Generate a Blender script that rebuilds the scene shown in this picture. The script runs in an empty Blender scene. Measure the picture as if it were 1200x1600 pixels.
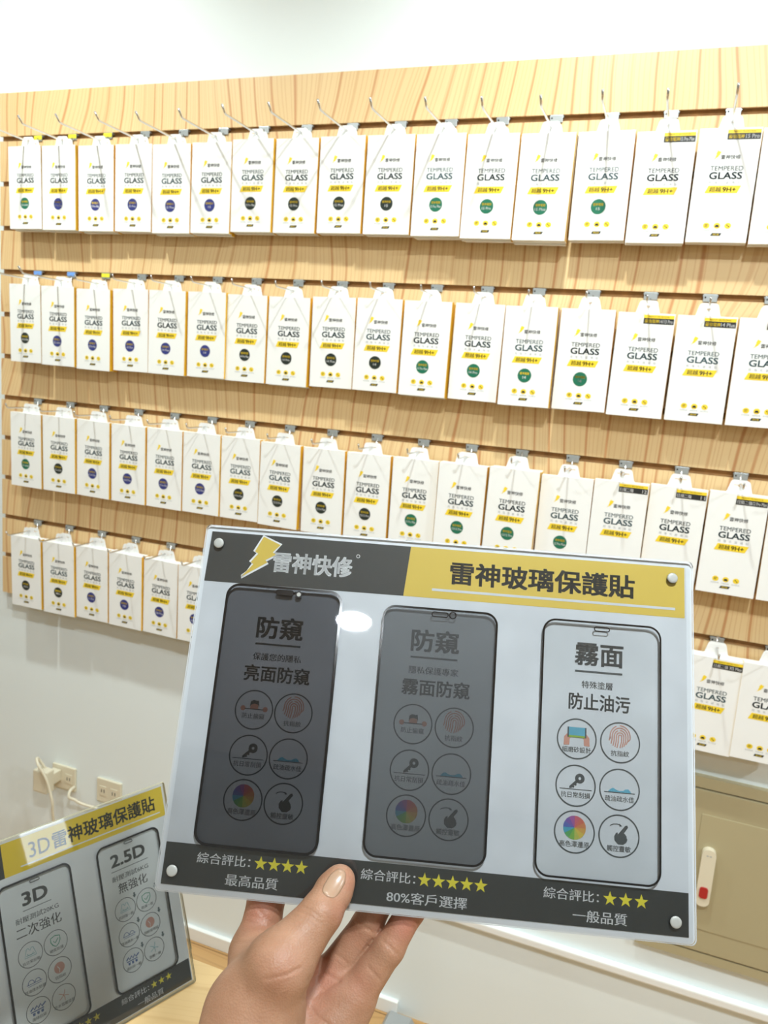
import bpy, bmesh, math, random
import numpy as np
from mathutils import Vector, Matrix

random.seed(7)
S = bpy.context.scene
COL = S.collection

# ------------------------------------------------------------------ camera, world, exposure, room and fill lights
cam_d = bpy.data.cameras.new('camera')
cam = bpy.data.objects.new('camera', cam_d)
COL.objects.link(cam)
S.camera = cam
RIGHT = Vector((0.93165, 0.35522, 0.07647))
DOWN = Vector((0.13148, -0.13337, -0.98231))
FWD = Vector((-0.33873, 0.92522, -0.17095))
CAM = Vector((1.57881, -1.50497, 1.42989))
m = Matrix((RIGHT, -DOWN, -FWD)).transposed().to_4x4()
m.translation = CAM
cam.matrix_world = m
cam_d.sensor_fit = 'VERTICAL'
cam_d.sensor_height = 36.0
cam_d.lens = 1229.17 / 1600 * 36.0
cam_d.clip_start = 0.02
cam_d.dof.use_dof = True
cam_d.dof.focus_distance = 0.50
cam_d.dof.aperture_fstop = 20.0

SPOT_W = 63.0
WINDOW_E = 5.0
EXPOSURE = 0.0
SPOT_COL = (0.93, 1.0, 0.98)
DOWN_COL = (0.86, 0.95, 1.0)
CEIL = 2.66
S.view_settings.view_transform = 'Standard'
S.view_settings.look = 'None'
S.view_settings.gamma = 1.0
S.view_settings.exposure = EXPOSURE
S.view_settings.use_curve_mapping = False
w = bpy.data.worlds.new('world')
S.world = w
w.use_nodes = True
w.node_tree.nodes['Background'].inputs[0].default_value = (0.8, 0.9, 1.0, 1)
w.node_tree.nodes['Background'].inputs[1].default_value = 0.05
S.cycles.transparent_max_bounces = 24
S.cycles.max_bounces = 10
S.cycles.diffuse_bounces = 5
S.cycles.sample_clamp_indirect = 6.0
S.cycles.caustics_reflective = False
S.cycles.caustics_refractive = False
LAMP_X = (-1.0, 0.18, 1.35, 2.52)
LAMP_Y, LAMP_Z = -0.60, 2.54
DOWNLIGHTS_AND_FILL = ((1.88, -3.41, 10.0), (1.85, -1.75, 33.0), (0.1, -3.41, 5.0), (3.6, -3.41, 6.0), (0.1, -1.75, 5.0), (3.6, -1.6, 38.0))  # first one mirrors in the sign; the rest are unseen, added as fill


# ------------------------------------------------------------------ materials
def mat(name, col, rough=0.5, metal=0.0, coat=0.0, spec=0.5, emit=None, sss=0.0, vary=0.0, vscale=20.0, bump=0.0, bscale=200.0, coat_r=0.03):
    M = bpy.data.materials.new(name)
    M.use_nodes = True
    nt = M.node_tree
    b = nt.nodes['Principled BSDF']
    b.inputs['Base Color'].default_value = (*col, 1)
    b.inputs['Roughness'].default_value = rough
    b.inputs['Metallic'].default_value = metal
    b.inputs['Coat Weight'].default_value = coat
    b.inputs['Coat Roughness'].default_value = coat_r
    b.inputs['Specular IOR Level'].default_value = spec
    if sss:
        b.inputs['Subsurface Weight'].default_value = sss
        b.inputs['Subsurface Radius'].default_value = (0.012, 0.005, 0.003)
        b.inputs['Subsurface Scale'].default_value = 0.35
    if emit:
        b.inputs['Emission Color'].default_value = (*emit[:3], 1)
        b.inputs['Emission Strength'].default_value = emit[3]
    tc = None
    if vary or bump:
        tc = nt.nodes.new('ShaderNodeTexCoord')
    if vary:
        n = nt.nodes.new('ShaderNodeTexNoise')
        n.inputs['Scale'].default_value = vscale
        n.inputs['Detail'].default_value = 5
        nt.links.new(tc.outputs['Object'], n.inputs['Vector'])
        r = nt.nodes.new('ShaderNodeValToRGB')
        r.color_ramp.elements[0].position = 0.3
        r.color_ramp.elements[1].position = 0.7
        r.color_ramp.elements[0].color = (*[max(0, c * (1 - vary)) for c in col], 1)
        r.color_ramp.elements[1].color = (*[min(1, c * (1 + vary)) for c in col], 1)
        nt.links.new(n.outputs['Fac'], r.inputs['Fac'])
        nt.links.new(r.outputs['Color'], b.inputs['Base Color'])
    if bump:
        n2 = nt.nodes.new('ShaderNodeTexNoise')
        n2.inputs['Scale'].default_value = bscale
        n2.inputs['Detail'].default_value = 3
        nt.links.new(tc.outputs['Object'], n2.inputs['Vector'])
        bp = nt.nodes.new('ShaderNodeBump')
        bp.inputs['Strength'].default_value = bump
        bp.inputs['Distance'].default_value = 0.002
        nt.links.new(n2.outputs['Fac'], bp.inputs['Height'])
        nt.links.new(bp.outputs['Normal'], b.inputs['Normal'])
    return M


def clear_mat(name, tint=(1, 1, 1), rough=0.02, gloss=1.0, ior=1.49):
    """thin clear plate: tinted see-through plus a Fresnel reflection"""
    M = bpy.data.materials.new(name)
    M.use_nodes = True
    nt = M.node_tree
    nt.nodes.remove(nt.nodes['Principled BSDF'])
    out = nt.nodes['Material Output']
    t = nt.nodes.new('ShaderNodeBsdfTransparent')
    t.inputs[0].default_value = (*tint, 1)
    g = nt.nodes.new('ShaderNodeBsdfGlossy')
    g.inputs['Color'].default_value = (gloss, gloss, gloss, 1)
    g.inputs['Roughness'].default_value = rough
    fr = nt.nodes.new('ShaderNodeFresnel')
    fr.inputs['IOR'].default_value = ior
    mx = nt.nodes.new('ShaderNodeMixShader')
    nt.links.new(fr.outputs[0], mx.inputs[0])
    nt.links.new(t.outputs[0], mx.inputs[1])
    nt.links.new(g.outputs[0], mx.inputs[2])
    nt.links.new(mx.outputs[0], out.inputs[0])
    return M


def wood_mat(name, light, dark, line, axis='x', k=1.0, rough=0.4, coat=0.0, lines=0.75):
    """laminate wood with grain running along z (axis x = across the grain)"""
    M = bpy.data.materials.new(name)
    M.use_nodes = True
    nt = M.node_tree
    b = nt.nodes['Principled BSDF']
    b.inputs['Roughness'].default_value = rough
    b.inputs['Coat Weight'].default_value = coat
    L = nt.links.new

    def math_(op, a, c):
        nd = nt.nodes.new('ShaderNodeMath')
        nd.operation = op
        for i, v in enumerate((a, c)):
            if isinstance(v, (int, float)):
                nd.inputs[i].default_value = v
            else:
                L(v, nd.inputs[i])
        return nd.outputs[0]
    tc = nt.nodes.new('ShaderNodeTexCoord')
    sp = nt.nodes.new('ShaderNodeSeparateXYZ')
    L(tc.outputs['Object'], sp.inputs[0])
    if axis == 'x':
        X, Z = sp.outputs[0], sp.outputs[2]
    elif axis == 'yx':
        X, Z = sp.outputs[1], sp.outputs[0]
    else:
        X, Z = sp.outputs[0], sp.outputs[1]
    # slow warp of the grain
    cv = nt.nodes.new('ShaderNodeCombineXYZ')
    L(math_('MULTIPLY', X, 2.2 * k), cv.inputs[0])
    L(math_('MULTIPLY', Z, 1.5 * k), cv.inputs[1])
    wn = nt.nodes.new('ShaderNodeTexNoise')
    wn.inputs['Scale'].default_value = 1.0
    wn.inputs['Detail'].default_value = 1.5
    L(cv.outputs[0], wn.inputs['Vector'])
    warp = math_('MULTIPLY', math_('SUBTRACT', wn.outputs['Fac'], 0.5), 0.26 / k)
    xs = math_('ADD', math_('ADD', X, warp), math_('MULTIPLY', Z, -0.06))

    def streak(scale, zscale, detail, seed):
        c2 = nt.nodes.new('ShaderNodeCombineXYZ')
        L(math_('MULTIPLY', xs, scale * k), c2.inputs[0])
        L(math_('MULTIPLY', Z, zscale * k), c2.inputs[1])
        c2.inputs[2].default_value = seed
        n = nt.nodes.new('ShaderNodeTexNoise')
        n.inputs['Scale'].default_value = 1.0
        n.inputs['Detail'].default_value = detail
        L(c2.outputs[0], n.inputs['Vector'])
        return n.outputs['Fac']

    def ramp(fac, stops):
        r = nt.nodes.new('ShaderNodeValToRGB')
        while len(r.color_ramp.elements) < len(stops):
            r.color_ramp.elements.new(0.5)
        for e, (p, v) in zip(r.color_ramp.elements, stops):
            e.position = p
            e.color = (*v, 1) if isinstance(v, tuple) else (v, v, v, 1)
        L(fac, r.inputs['Fac'])
        return r.outputs['Color']
    base = ramp(streak(9, 0.25, 3, 1.3), [(0.3, dark), (0.62, light)])
    def cracks(scale, wid, seed):
        """thin dark growth lines at random spacing across the grain"""
        v = nt.nodes.new('ShaderNodeTexVoronoi')
        v.voronoi_dimensions = '1D'
        v.feature = 'DISTANCE_TO_EDGE'
        v.inputs['Scale'].default_value = 1.0
        L(math_('ADD', math_('MULTIPLY', xs, scale * k), seed), v.inputs['W'])
        return ramp(v.outputs['Distance'], [(0.0, 1.0), (wid * scale * k * 0.45, 0.85), (wid * scale * k, 0.0)])
    fine = math_('MULTIPLY', cracks(120, 0.0011, 3.3), 0.38)
    bold = cracks(27, 0.0031, 11.7)
    gate = ramp(streak(17, 0.9, 1, 2.9), [(0.36, 0.4), (0.50, 1.0)])
    mx = nt.nodes.new('ShaderNodeMix')
    mx.data_type = 'RGBA'
    L(base, mx.inputs[6])
    mx.inputs[7].default_value = (*line, 1)
    fac = math_('MULTIPLY', math_('MULTIPLY', bold, gate), lines)
    fac = math_('MAXIMUM', fac, math_('MULTIPLY', fine, lines))
    L(fac, mx.inputs[0])
    L(mx.outputs[2], b.inputs['Base Color'])
    return M


def floor_mat():
    M = wood_mat('floor_planks', (0.60, 0.37, 0.16), (0.47, 0.27, 0.10), (0.30, 0.16, 0.06), axis='yx', k=1.2, rough=0.35, lines=0.4)
    nt = M.node_tree
    b = nt.nodes['Principled BSDF']
    src = b.inputs['Base Color'].links[0].from_socket
    tc = nt.nodes.new('ShaderNodeTexCoord')
    br = nt.nodes.new('ShaderNodeTexBrick')
    br.inputs['Scale'].default_value = 1.0
    br.inputs['Brick Width'].default_value = 0.9
    br.inputs['Row Height'].default_value = 0.12
    br.inputs['Mortar Size'].default_value = 0.0015
    br.inputs['Color1'].default_value = (1, 1, 1, 1)
    br.inputs['Color2'].default_value = (0.86, 0.84, 0.8, 1)
    br.inputs['Mortar'].default_value = (0.35, 0.3, 0.25, 1)
    nt.links.new(tc.outputs['Object'], br.inputs['Vector'])
    mx = nt.nodes.new('ShaderNodeMix')
    mx.data_type = 'RGBA'
    mx.blend_type = 'MULTIPLY'
    mx.inputs[0].default_value = 1
    nt.links.new(src, mx.inputs[6])
    nt.links.new(br.outputs['Color'], mx.inputs[7])
    nt.links.new(mx.outputs[2], b.inputs['Base Color'])
    return M


def skin_mat():
    M = mat('skin', (0.42, 0.23, 0.14), rough=0.48, sss=0.25, spec=0.45)
    nt = M.node_tree
    b = nt.nodes['Principled BSDF']
    tc = nt.nodes.new('ShaderNodeTexCoord')
    at = nt.nodes.new('ShaderNodeVertexColor')
    at.layer_name = 'flush'
    n = nt.nodes.new('ShaderNodeTexNoise')
    n.inputs['Scale'].default_value = 55
    n.inputs['Detail'].default_value = 6
    nt.links.new(tc.outputs['Object'], n.inputs['Vector'])
    r = nt.nodes.new('ShaderNodeValToRGB')
    r.color_ramp.elements[0].position = 0.32
    r.color_ramp.elements[1].position = 0.70
    r.color_ramp.elements[0].color = (0.335, 0.172, 0.098, 1)
    r.color_ramp.elements[1].color = (0.43, 0.24, 0.15, 1)
    nt.links.new(n.outputs['Fac'], r.inputs['Fac'])
    mx = nt.nodes.new('ShaderNodeMix')
    mx.data_type = 'RGBA'
    nt.links.new(at.outputs['Color'], mx.inputs[0])
    nt.links.new(r.outputs['Color'], mx.inputs[6])
    mx.inputs[7].default_value = (0.45, 0.175, 0.12, 1)
    nt.links.new(mx.outputs[2], b.inputs['Base Color'])
    v = nt.nodes.new('ShaderNodeTexVoronoi')
    v.inputs['Scale'].default_value = 900
    nt.links.new(tc.outputs['Object'], v.inputs['Vector'])
    n2 = nt.nodes.new('ShaderNodeTexNoise')
    n2.inputs['Scale'].default_value = 260
    n2.inputs['Detail'].default_value = 4
    nt.links.new(tc.outputs['Object'], n2.inputs['Vector'])
    ad = nt.nodes.new('ShaderNodeMath')
    ad.operation = 'ADD'
    nt.links.new(v.outputs['Distance'], ad.inputs[0])
    nt.links.new(n2.outputs['Fac'], ad.inputs[1])
    bp = nt.nodes.new('ShaderNodeBump')
    bp.inputs['Strength'].default_value = 0.16
    bp.inputs['Distance'].default_value = 0.0012
    nt.links.new(ad.outputs[0], bp.inputs['Height'])
    nt.links.new(bp.outputs['Normal'], b.inputs['Normal'])
    return M


MT = dict(
    wall=mat('wall_paint', (0.79, 0.86, 0.865), 0.6, bump=0.05, bscale=90),
    ceiling=mat('ceiling_paint', (0.86, 0.87, 0.88), 0.8, bump=0.03),
    farwall=mat('low_bounce_wall_paint', (0.52, 0.54, 0.53), 0.7, bump=0.05, bscale=90),  # unseen front wall, colour darkened to lessen bounced light
    base=mat('white_gloss_trim', (0.84, 0.86, 0.84), 0.3, bump=0.02, bscale=30),
    floor=floor_mat(),
    board=wood_mat('slatboard_laminate', (0.78, 0.575, 0.305), (0.73, 0.52, 0.26), (0.52, 0.215, 0.075), lines=0.82),
    groove=mat('raw_board_groove', (0.46, 0.25, 0.095), 0.8, vary=0.2, vscale=60),
    table=wood_mat('table_laminate', (0.78, 0.58, 0.30), (0.70, 0.48, 0.22), (0.60, 0.38, 0.16), axis='yx', rough=0.3, lines=0.35),
    tan=mat('tan_enamel', (0.42, 0.37, 0.225), 0.4, vary=0.03, vscale=3, bump=0.05, bscale=120),
    cream=mat('cream_plastic', (0.72, 0.67, 0.52), 0.4, bump=0.02),
    red=mat('red_plastic', (0.42, 0.02, 0.02), 0.35, bump=0.02),
    steel=mat('bright_steel', (0.72, 0.72, 0.72), 0.22, metal=1.0, bump=0.02),
    zinc=mat('zinc_plate', (0.50, 0.54, 0.55), 0.35, metal=0.7, bump=0.03),
    card=mat('white_card', (0.875, 0.895, 0.885), 0.42, bump=0.015, bscale=400),
    amber=mat('amber_card', (0.85, 0.52, 0.03), 0.45, bump=0.015, bscale=400),
    tab=mat('white_tab_plastic', (0.88, 0.89, 0.88), 0.35, bump=0.01),
    ink=mat('black_ink', (0.022, 0.024, 0.026), 0.45, vary=0.05),
    navyink=mat('slate_ink', (0.05, 0.10, 0.12), 0.45, vary=0.05),
    grey=mat('grey_ink', (0.42, 0.45, 0.46), 0.5, vary=0.03),
    yellow=mat('yellow_ink', (0.90, 0.66, 0.035), 0.45, vary=0.03),
    white=mat('white_ink', (0.85, 0.86, 0.86), 0.45, vary=0.02),
    b_green=mat('green_badge_ink', (0.012, 0.16, 0.09), 0.4, vary=0.05),
    b_navy=mat('navy_badge_ink', (0.035, 0.045, 0.22), 0.4, vary=0.05),
    b_black=mat('black_badge_ink', (0.018, 0.028, 0.024), 0.4, vary=0.05),
    sheet=mat('pale_marbled_sheet', (0.67, 0.70, 0.735), 0.5, vary=0.08, vscale=26),
    sheet2=mat('brightened_marbled_sheet', (0.80, 0.83, 0.82), 0.5, vary=0.05, vscale=26),  # stand's sheet: lighter copy making up for the dimmer light there
    head2=mat('brightened_yellow_print', (0.86, 0.62, 0.03), 0.5, vary=0.03),  # stand's header, likewise brightened in colour against the dim light
    edge=mat('frosted_sheet_margin', (0.80, 0.84, 0.88), 0.5, vary=0.03),
    slate=mat('charcoal_print', (0.026, 0.030, 0.030), 0.5, vary=0.05),
    head=mat('yellow_print', (0.74, 0.53, 0.075), 0.5, vary=0.03),
    star=mat('star_yellow', (0.80, 0.70, 0.04), 0.5, vary=0.03),
    txt=mat('dark_grey_print', (0.052, 0.066, 0.074), 0.5, vary=0.05),
    pink=mat('salmon_print', (0.60, 0.28, 0.21), 0.5, vary=0.05),
    sky=mat('cyan_print', (0.10, 0.42, 0.58), 0.5, vary=0.1, vscale=80),
    teal=mat('teal_line_print', (0.20, 0.45, 0.48), 0.5, vary=0.05),
    blue=mat('blue_print', (0.03, 0.10, 0.32), 0.5, vary=0.05),
    green=mat('green_line_print', (0.02, 0.30, 0.17), 0.5, vary=0.05),
    grass=mat('grass_print', (0.25, 0.42, 0.05), 0.5, vary=0.1),
    acrylic=clear_mat('clear_acrylic', (0.99, 0.995, 0.995)),
    acrylic_edge=mat('acrylic_edge', (0.62, 0.60, 0.42), 0.25, bump=0.02),
    glass_dark=clear_mat('privacy_glass_gloss', (0.68, 0.685, 0.70), rough=0.015, ior=1.5),
    glass_matte=clear_mat('privacy_glass_matte', (0.675, 0.685, 0.69), rough=0.45, ior=1.45),
    glass_clear=clear_mat('frosted_clear_glass', (0.985, 0.99, 0.99), rough=0.2, ior=1.35),
    border=mat('black_glass_border', (0.008, 0.008, 0.009), 0.12, coat=0.6, bump=0.01),
    screw=mat('aluminium_screw', (0.38, 0.39, 0.37), 0.5, metal=0.25, bump=0.05, bscale=900),
    skin=skin_mat(),
    nail=mat('finger_nail', (0.43, 0.27, 0.18), 0.28, sss=0.2, coat=0.15, bump=0.02, bscale=600, coat_r=0.2),
    lamp=mat('lamp_lens', (0.9, 0.9, 0.9), 0.3, emit=(0.95, 0.98, 1.0, 25.0), bump=0.01),
    lampshell=mat('white_lamp_shell', (0.8, 0.8, 0.8), 0.4, bump=0.01),
    greyplast=mat('grey_floor_cover', (0.34, 0.36, 0.36), 0.45, bump=0.05),
    st_y=mat('yellow_sticker', (0.75, 0.72, 0.04), 0.5, vary=0.03),
    st_b=mat('blue_sticker', (0.16, 0.34, 0.75), 0.5, vary=0.03),
    daylight=mat('daylight', (0.8, 0.9, 1.0), 0.5, emit=(0.80, 0.92, 1.0, WINDOW_E), bump=0.01),
)
WHEEL = [mat('wheel_print', c, 0.5, vary=0.04) for c in
         ((0.55, 0.10, 0.14), (0.58, 0.12, 0.08), (0.60, 0.20, 0.07), (0.62, 0.32, 0.06), (0.62, 0.46, 0.06), (0.45, 0.48, 0.08),
          (0.18, 0.42, 0.06), (0.08, 0.36, 0.10), (0.05, 0.35, 0.50), (0.08, 0.12, 0.42), (0.16, 0.08, 0.36), (0.32, 0.08, 0.30))]


# ------------------------------------------------------------------ helpers
def tag(o, label=None, cat=None, group=None, kind=None):
    if label:
        o['label'] = label
    if cat:
        o['category'] = cat
    if group:
        o['group'] = group
    if kind:
        o['kind'] = kind
    return o


def empty(name, loc=(0, 0, 0), rot=None):
    o = bpy.data.objects.new(name, None)
    o.empty_display_size = 0.03
    COL.objects.link(o)
    o.location = loc
    if rot is not None:
        o.rotation_euler = rot
    return o


class MB:
    """collects faces with materials; builds one mesh object"""

    def __init__(self):
        self.v, self.f, self.m, self.mats, self.smooth = [], [], [], [], []

    def mi(self, mt):
        if mt not in self.mats:
            self.mats.append(mt)
        return self.mats.index(mt)

    def add(self, verts, faces, mt, smooth=False):
        o = len(self.v)
        self.v += [tuple(p) for p in verts]
        k = self.mi(mt)
        for f in faces:
            self.f.append([i + o for i in f])
            self.m.append(k)
            self.smooth.append(smooth)

    def box(self, x0, x1, y0, y1, z0, z1, mt, sides=None, bev=0.0):
        if bev > 0:
            bm = bmesh.new()
            bmesh.ops.create_cube(bm, size=1)
            for p in bm.verts:
                p.co = Vector(((x0 + x1) / 2 + p.co.x * (x1 - x0), (y0 + y1) / 2 + p.co.y * (y1 - y0), (z0 + z1) / 2 + p.co.z * (z1 - z0)))
            bmesh.ops.bevel(bm, geom=bm.edges[:], offset=bev, segments=2, profile=0.6, affect='EDGES')
            bm.verts.index_update()
            self.add([p.co for p in bm.verts], [[q.index for q in f.verts] for f in bm.faces], mt)
            bm.free()
            return
        V = [(x0, y0, z0), (x1, y0, z0), (x1, y1, z0), (x0, y1, z0), (x0, y0, z1), (x1, y0, z1), (x1, y1, z1), (x0, y1, z1)]
        self.add(V, [(0, 3, 2, 1), (4, 5, 6, 7), (0, 1, 5, 4), (2, 3, 7, 6)], mt)
        self.add(V, [(1, 2, 6, 5), (3, 0, 4, 7)], sides or mt)

    def tube(self, pts, r, mt, n=10, smooth=True):
        pts = [Vector(p) for p in pts]
        rs = r if isinstance(r, (list, tuple)) else [r] * len(pts)
        V, F = [], []
        up = None
        for i, p in enumerate(pts):
            t = (pts[min(i + 1, len(pts) - 1)] - pts[max(i - 1, 0)]).normalized()
            if up is None:
                up = t.orthogonal().normalized()
            a = (up - t * up.dot(t)).normalized()
            up = a
            c = t.cross(a)
            for k in range(n):
                an = 2 * math.pi * k / n
                V.append(p + (a * math.cos(an) + c * math.sin(an)) * rs[i])
        for i in range(len(pts) - 1):
            for k in range(n):
                F.append((i * n + k, i * n + (k + 1) % n, (i + 1) * n + (k + 1) % n, (i + 1) * n + k))
        F.append(tuple(reversed(range(n))))
        F.append(tuple(range((len(pts) - 1) * n, len(pts) * n)))
        self.add(V, F, mt, smooth)

    def prism(self, pts, y0, y1, mt, side=None):
        """outline in x,z extruded along y"""
        n = len(pts)
        V = [(p[0], y0, p[1]) for p in pts] + [(p[0], y1, p[1]) for p in pts]
        self.add(V, [list(range(n)), list(reversed(range(n, 2 * n)))], mt)
        self.add(V, [(i, i + n, (i + 1) % n + n, (i + 1) % n) for i in range(n)], side or mt)

    def dome(self, c, r, h, mt, n=24):
        """domed disc facing -y"""
        prof = [(1.0, 0.0), (1.0, 0.45), (0.93, 0.75), (0.8, 0.92), (0.5, 1.0)]
        V, F = [], []
        for a, b in prof:
            for k in range(n):
                an = 2 * math.pi * k / n
                V.append((c[0] + r * a * math.cos(an), c[1] - h * b, c[2] + r * a * math.sin(an)))
        for i in range(len(prof) - 1):
            for k in range(n):
                F.append((i * n + k, i * n + (k + 1) % n, (i + 1) * n + (k + 1) % n, (i + 1) * n + k))
        F.append(list(range((len(prof) - 1) * n, len(prof) * n)))
        self.add(V, F, mt, True)

    def mesh(self, name):
        me = bpy.data.meshes.new(name)
        me.from_pydata(self.v, [], self.f)
        for mt in self.mats:
            me.materials.append(mt)
        me.polygons.foreach_set('material_index', self.m)
        me.polygons.foreach_set('use_smooth', self.smooth)
        me.update()
        return me

    def build(self, name, parent=None):
        o = bpy.data.objects.new(name, self.mesh(name))
        COL.objects.link(o)
        if parent:
            o.parent = parent
        return o


def link(name, me, parent=None):
    o = bpy.data.objects.new(name, me)
    COL.objects.link(o)
    if parent:
        o.parent = parent
    return o


def fix_normals(o):
    bm = bmesh.new()
    bm.from_mesh(o.data)
    bmesh.ops.recalc_face_normals(bm, faces=bm.faces)
    bm.to_mesh(o.data)
    bm.free()


def rrect(x0, y0, x1, y1, r, n=8):
    P = []
    for cx, cy, a0 in ((x1 - r, y0 + r, -90), (x1 - r, y1 - r, 0), (x0 + r, y1 - r, 90), (x0 + r, y0 + r, 180)):
        for k in range(n + 1):
            a = math.radians(a0 + 90 * k / n)
            P.append((cx + r * math.cos(a), cy + r * math.sin(a)))
    return P


_glyph = {}


def glyphs(s, bold, res=3):
    """outline letters as a flat mesh: vertices and faces in em units"""
    key = (s, bold, res)
    if key not in _glyph:
        c = bpy.data.curves.new('lettering', 'FONT')
        c.body = s
        c.size = 1.0
        c.offset = bold
        c.resolution_u = res
        o = bpy.data.objects.new('lettering', c)
        me = bpy.data.meshes.new_from_object(o)
        V = [(p.co.x, p.co.y) for p in me.vertices]
        F = [list(f.vertices) for f in me.polygons]
        xs = [p[0] for p in V]
        ys = [p[1] for p in V]
        _glyph[key] = (V, F, min(xs), max(xs), min(ys), max(ys))
        bpy.data.objects.remove(o)
        bpy.data.curves.remove(c)
        bpy.data.meshes.remove(me)
    return _glyph[key]


class Ink:
    """flat print in millimetres, u to the right and v down from the top-left corner of a face W by H"""

    def __init__(self, W, H, y=0.0, step=1e-4, ox=0.0, oz=0.0):
        self.W, self.H, self.y, self.step = W, H, y, step
        self.mb = MB()

    def p3(self, u, v, layer):
        return ((u - self.W / 2) / 1000, self.y - layer * self.step, -(v - self.H / 2) / 1000)

    def poly(self, pts, mt, layer=1):
        a = sum(pts[i][0] * pts[(i + 1) % len(pts)][1] - pts[(i + 1) % len(pts)][0] * pts[i][1] for i in range(len(pts)))
        if a > 0:
            pts = list(reversed(pts))
        self.mb.add([self.p3(u, v, layer) for u, v in pts], [list(range(len(pts)))], mt)

    def rect(self, u0, v0, u1, v1, mt, layer=1):
        self.poly([(u0, v0), (u1, v0), (u1, v1), (u0, v1)], mt, layer)

    def disc(self, u, v, r, mt, layer=1, n=32, ry=None):
        ry = ry or r
        self.poly([(u + r * math.cos(2 * math.pi * k / n), v + ry * math.sin(2 * math.pi * k / n)) for k in range(n)], mt, layer)

    def stroke(self, pts, wd, mt, layer=1, closed=False):
        n = len(pts)
        L_, R_ = [], []
        for i in range(n):
            a = pts[(i - 1) % n] if (i or closed) else pts[i]
            b = pts[(i + 1) % n] if (i < n - 1 or closed) else pts[i]
            dx, dy = b[0] - a[0], b[1] - a[1]
            d = math.hypot(dx, dy) or 1
            L_.append((pts[i][0] - dy / d * wd / 2, pts[i][1] + dx / d * wd / 2))
            R_.append((pts[i][0] + dy / d * wd / 2, pts[i][1] - dx / d * wd / 2))
        V = [self.p3(u, v, layer) for u, v in L_ + R_]
        F = [(i, (i + 1) % n, (i + 1) % n + n, i + n) for i in range(n if closed else n - 1)]
        self.mb.add(V, F, mt)

    def ring(self, u, v, r, wd, mt, layer=1, n=48):
        self.stroke([(u + r * math.cos(2 * math.pi * k / n), v + r * math.sin(2 * math.pi * k / n)) for k in range(n)], wd, mt, layer, True)

    def arc(self, u, v, rx, ry, a0, a1, wd, mt, layer=1, n=14):
        self.stroke([(u + rx * math.cos(math.radians(a0 + (a1 - a0) * k / n)), v + ry * math.sin(math.radians(a0 + (a1 - a0) * k / n))) for k in range(n + 1)], wd, mt, layer)

    def star(self, u, v, r, mt, layer=2):
        self.poly([(u + (r if k % 2 == 0 else r * 0.40) * math.sin(math.pi * k / 5), v - (r if k % 2 == 0 else r * 0.40) * math.cos(math.pi * k / 5)) for k in range(10)], mt, layer)

    def text(self, s, u0, v0, u1, v1, mt, layer=2, bold=0.012, res=3, shear=0.0):
        V, F, x0, x1, y0, y1 = glyphs(s, min(bold, 0.0), res)
        k = max(bold, 0.0)
        x0, x1, y0, y1 = x0 - k, x1 + k, y0 - k, y1 + k
        sx, sy = (u1 - u0) / (x1 - x0), (v1 - v0) / (y1 - y0)
        sh = [(0, 0)] if k < 0.003 else [(-k, 0), (k, 0)] if k < 0.013 else [(-k, -k * .8), (k, -k * .8), (-k, k * .8), (k, k * .8)]
        if k > 0.024:
            sh += [(-k, 0), (k, 0), (0, 0)]
        for dx, dy in sh:       # heavier weight: the strokes printed again a hair apart
            self.mb.add([self.p3(u0 + (x + dx - x0) * sx, v1 - (y + dy - y0) * sy, layer) for x, y in V], F, mt)

    def build(self, name, parent=None):
        return self.mb.build(name, parent)


BOLT = [(.50, 0), (1, .17), (.80, .36), (.90, .41), (.62, .56), (.69, .61), (0, 1), (.30, .68), (.22, .63), (.40, .42), (.30, .37)]
ORD = ['first', 'second', 'third', 'fourth', 'fifth', 'sixth', 'seventh', 'eighth', 'ninth', 'tenth', 'eleventh', 'twelfth',
       'thirteenth', 'fourteenth', 'fifteenth', 'sixteenth', 'seventeenth', 'eighteenth']
ROWN = {1: 'top', 2: 'second', 3: 'third', 4: 'bottom'}
FL = 1.905            # height of the first groove above the floor

# ------------------------------------------------------------------ the room
X0, X1, YB, YF = -1.8, 6.5, 0.018, -5.2


def plane_box(name, x0, x1, y0, y1, z0, z1, mt, bev=0):
    b = MB()
    b.box(x0, x1, y0, y1, z0, z1, mt, bev=bev)
    o = b.build(name)
    return tag(o, kind='structure')


plane_box('floor', X0, X1, YF, YB, -0.08, 0.0, MT['floor'])
plane_box('ceiling', X0, X1, YF, YB, CEIL, CEIL + 0.08, MT['ceiling'])
plane_box('wall_back', X0 - .1, X1 + .1, YB, YB + 0.1, -0.08, CEIL + 0.08, MT['wall'])
plane_box('wall_front', X0 - .1, X1 + .1, YF - 0.1, YF, -0.08, CEIL + 0.08, MT['farwall'])
plane_box('wall_left', X0 - 0.1, X0, YF, YB, -0.08, CEIL + 0.08, MT['wall'])
WY0, WY1, WZ0, WZ1 = -1.37, -1.0, 1.46, 1.80
b = MB()
b.box(X1, X1 + .1, YF, WY0, -0.08, CEIL + .08, MT['wall'])
b.box(X1, X1 + .1, WY1, YB, -0.08, CEIL + .08, MT['wall'])
b.box(X1, X1 + .1, WY0, WY1, -0.08, WZ0, MT['wall'])
b.box(X1, X1 + .1, WY0, WY1, WZ1, CEIL + .08, MT['wall'])
tag(b.build('wall_right'), kind='structure')
b = MB()
b.box(X1 + .02, X1 + .06, WY0, WY0 + .04, WZ0, WZ1, MT['base'])
b.box(X1 + .02, X1 + .06, WY1 - .04, WY1, WZ0, WZ1, MT['base'])
b.box(X1 + .02, X1 + .06, WY0, WY1, WZ0, WZ0 + .04, MT['base'])
b.box(X1 + .02, X1 + .06, WY0, WY1, WZ1 - .04, WZ1, MT['base'])
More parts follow.
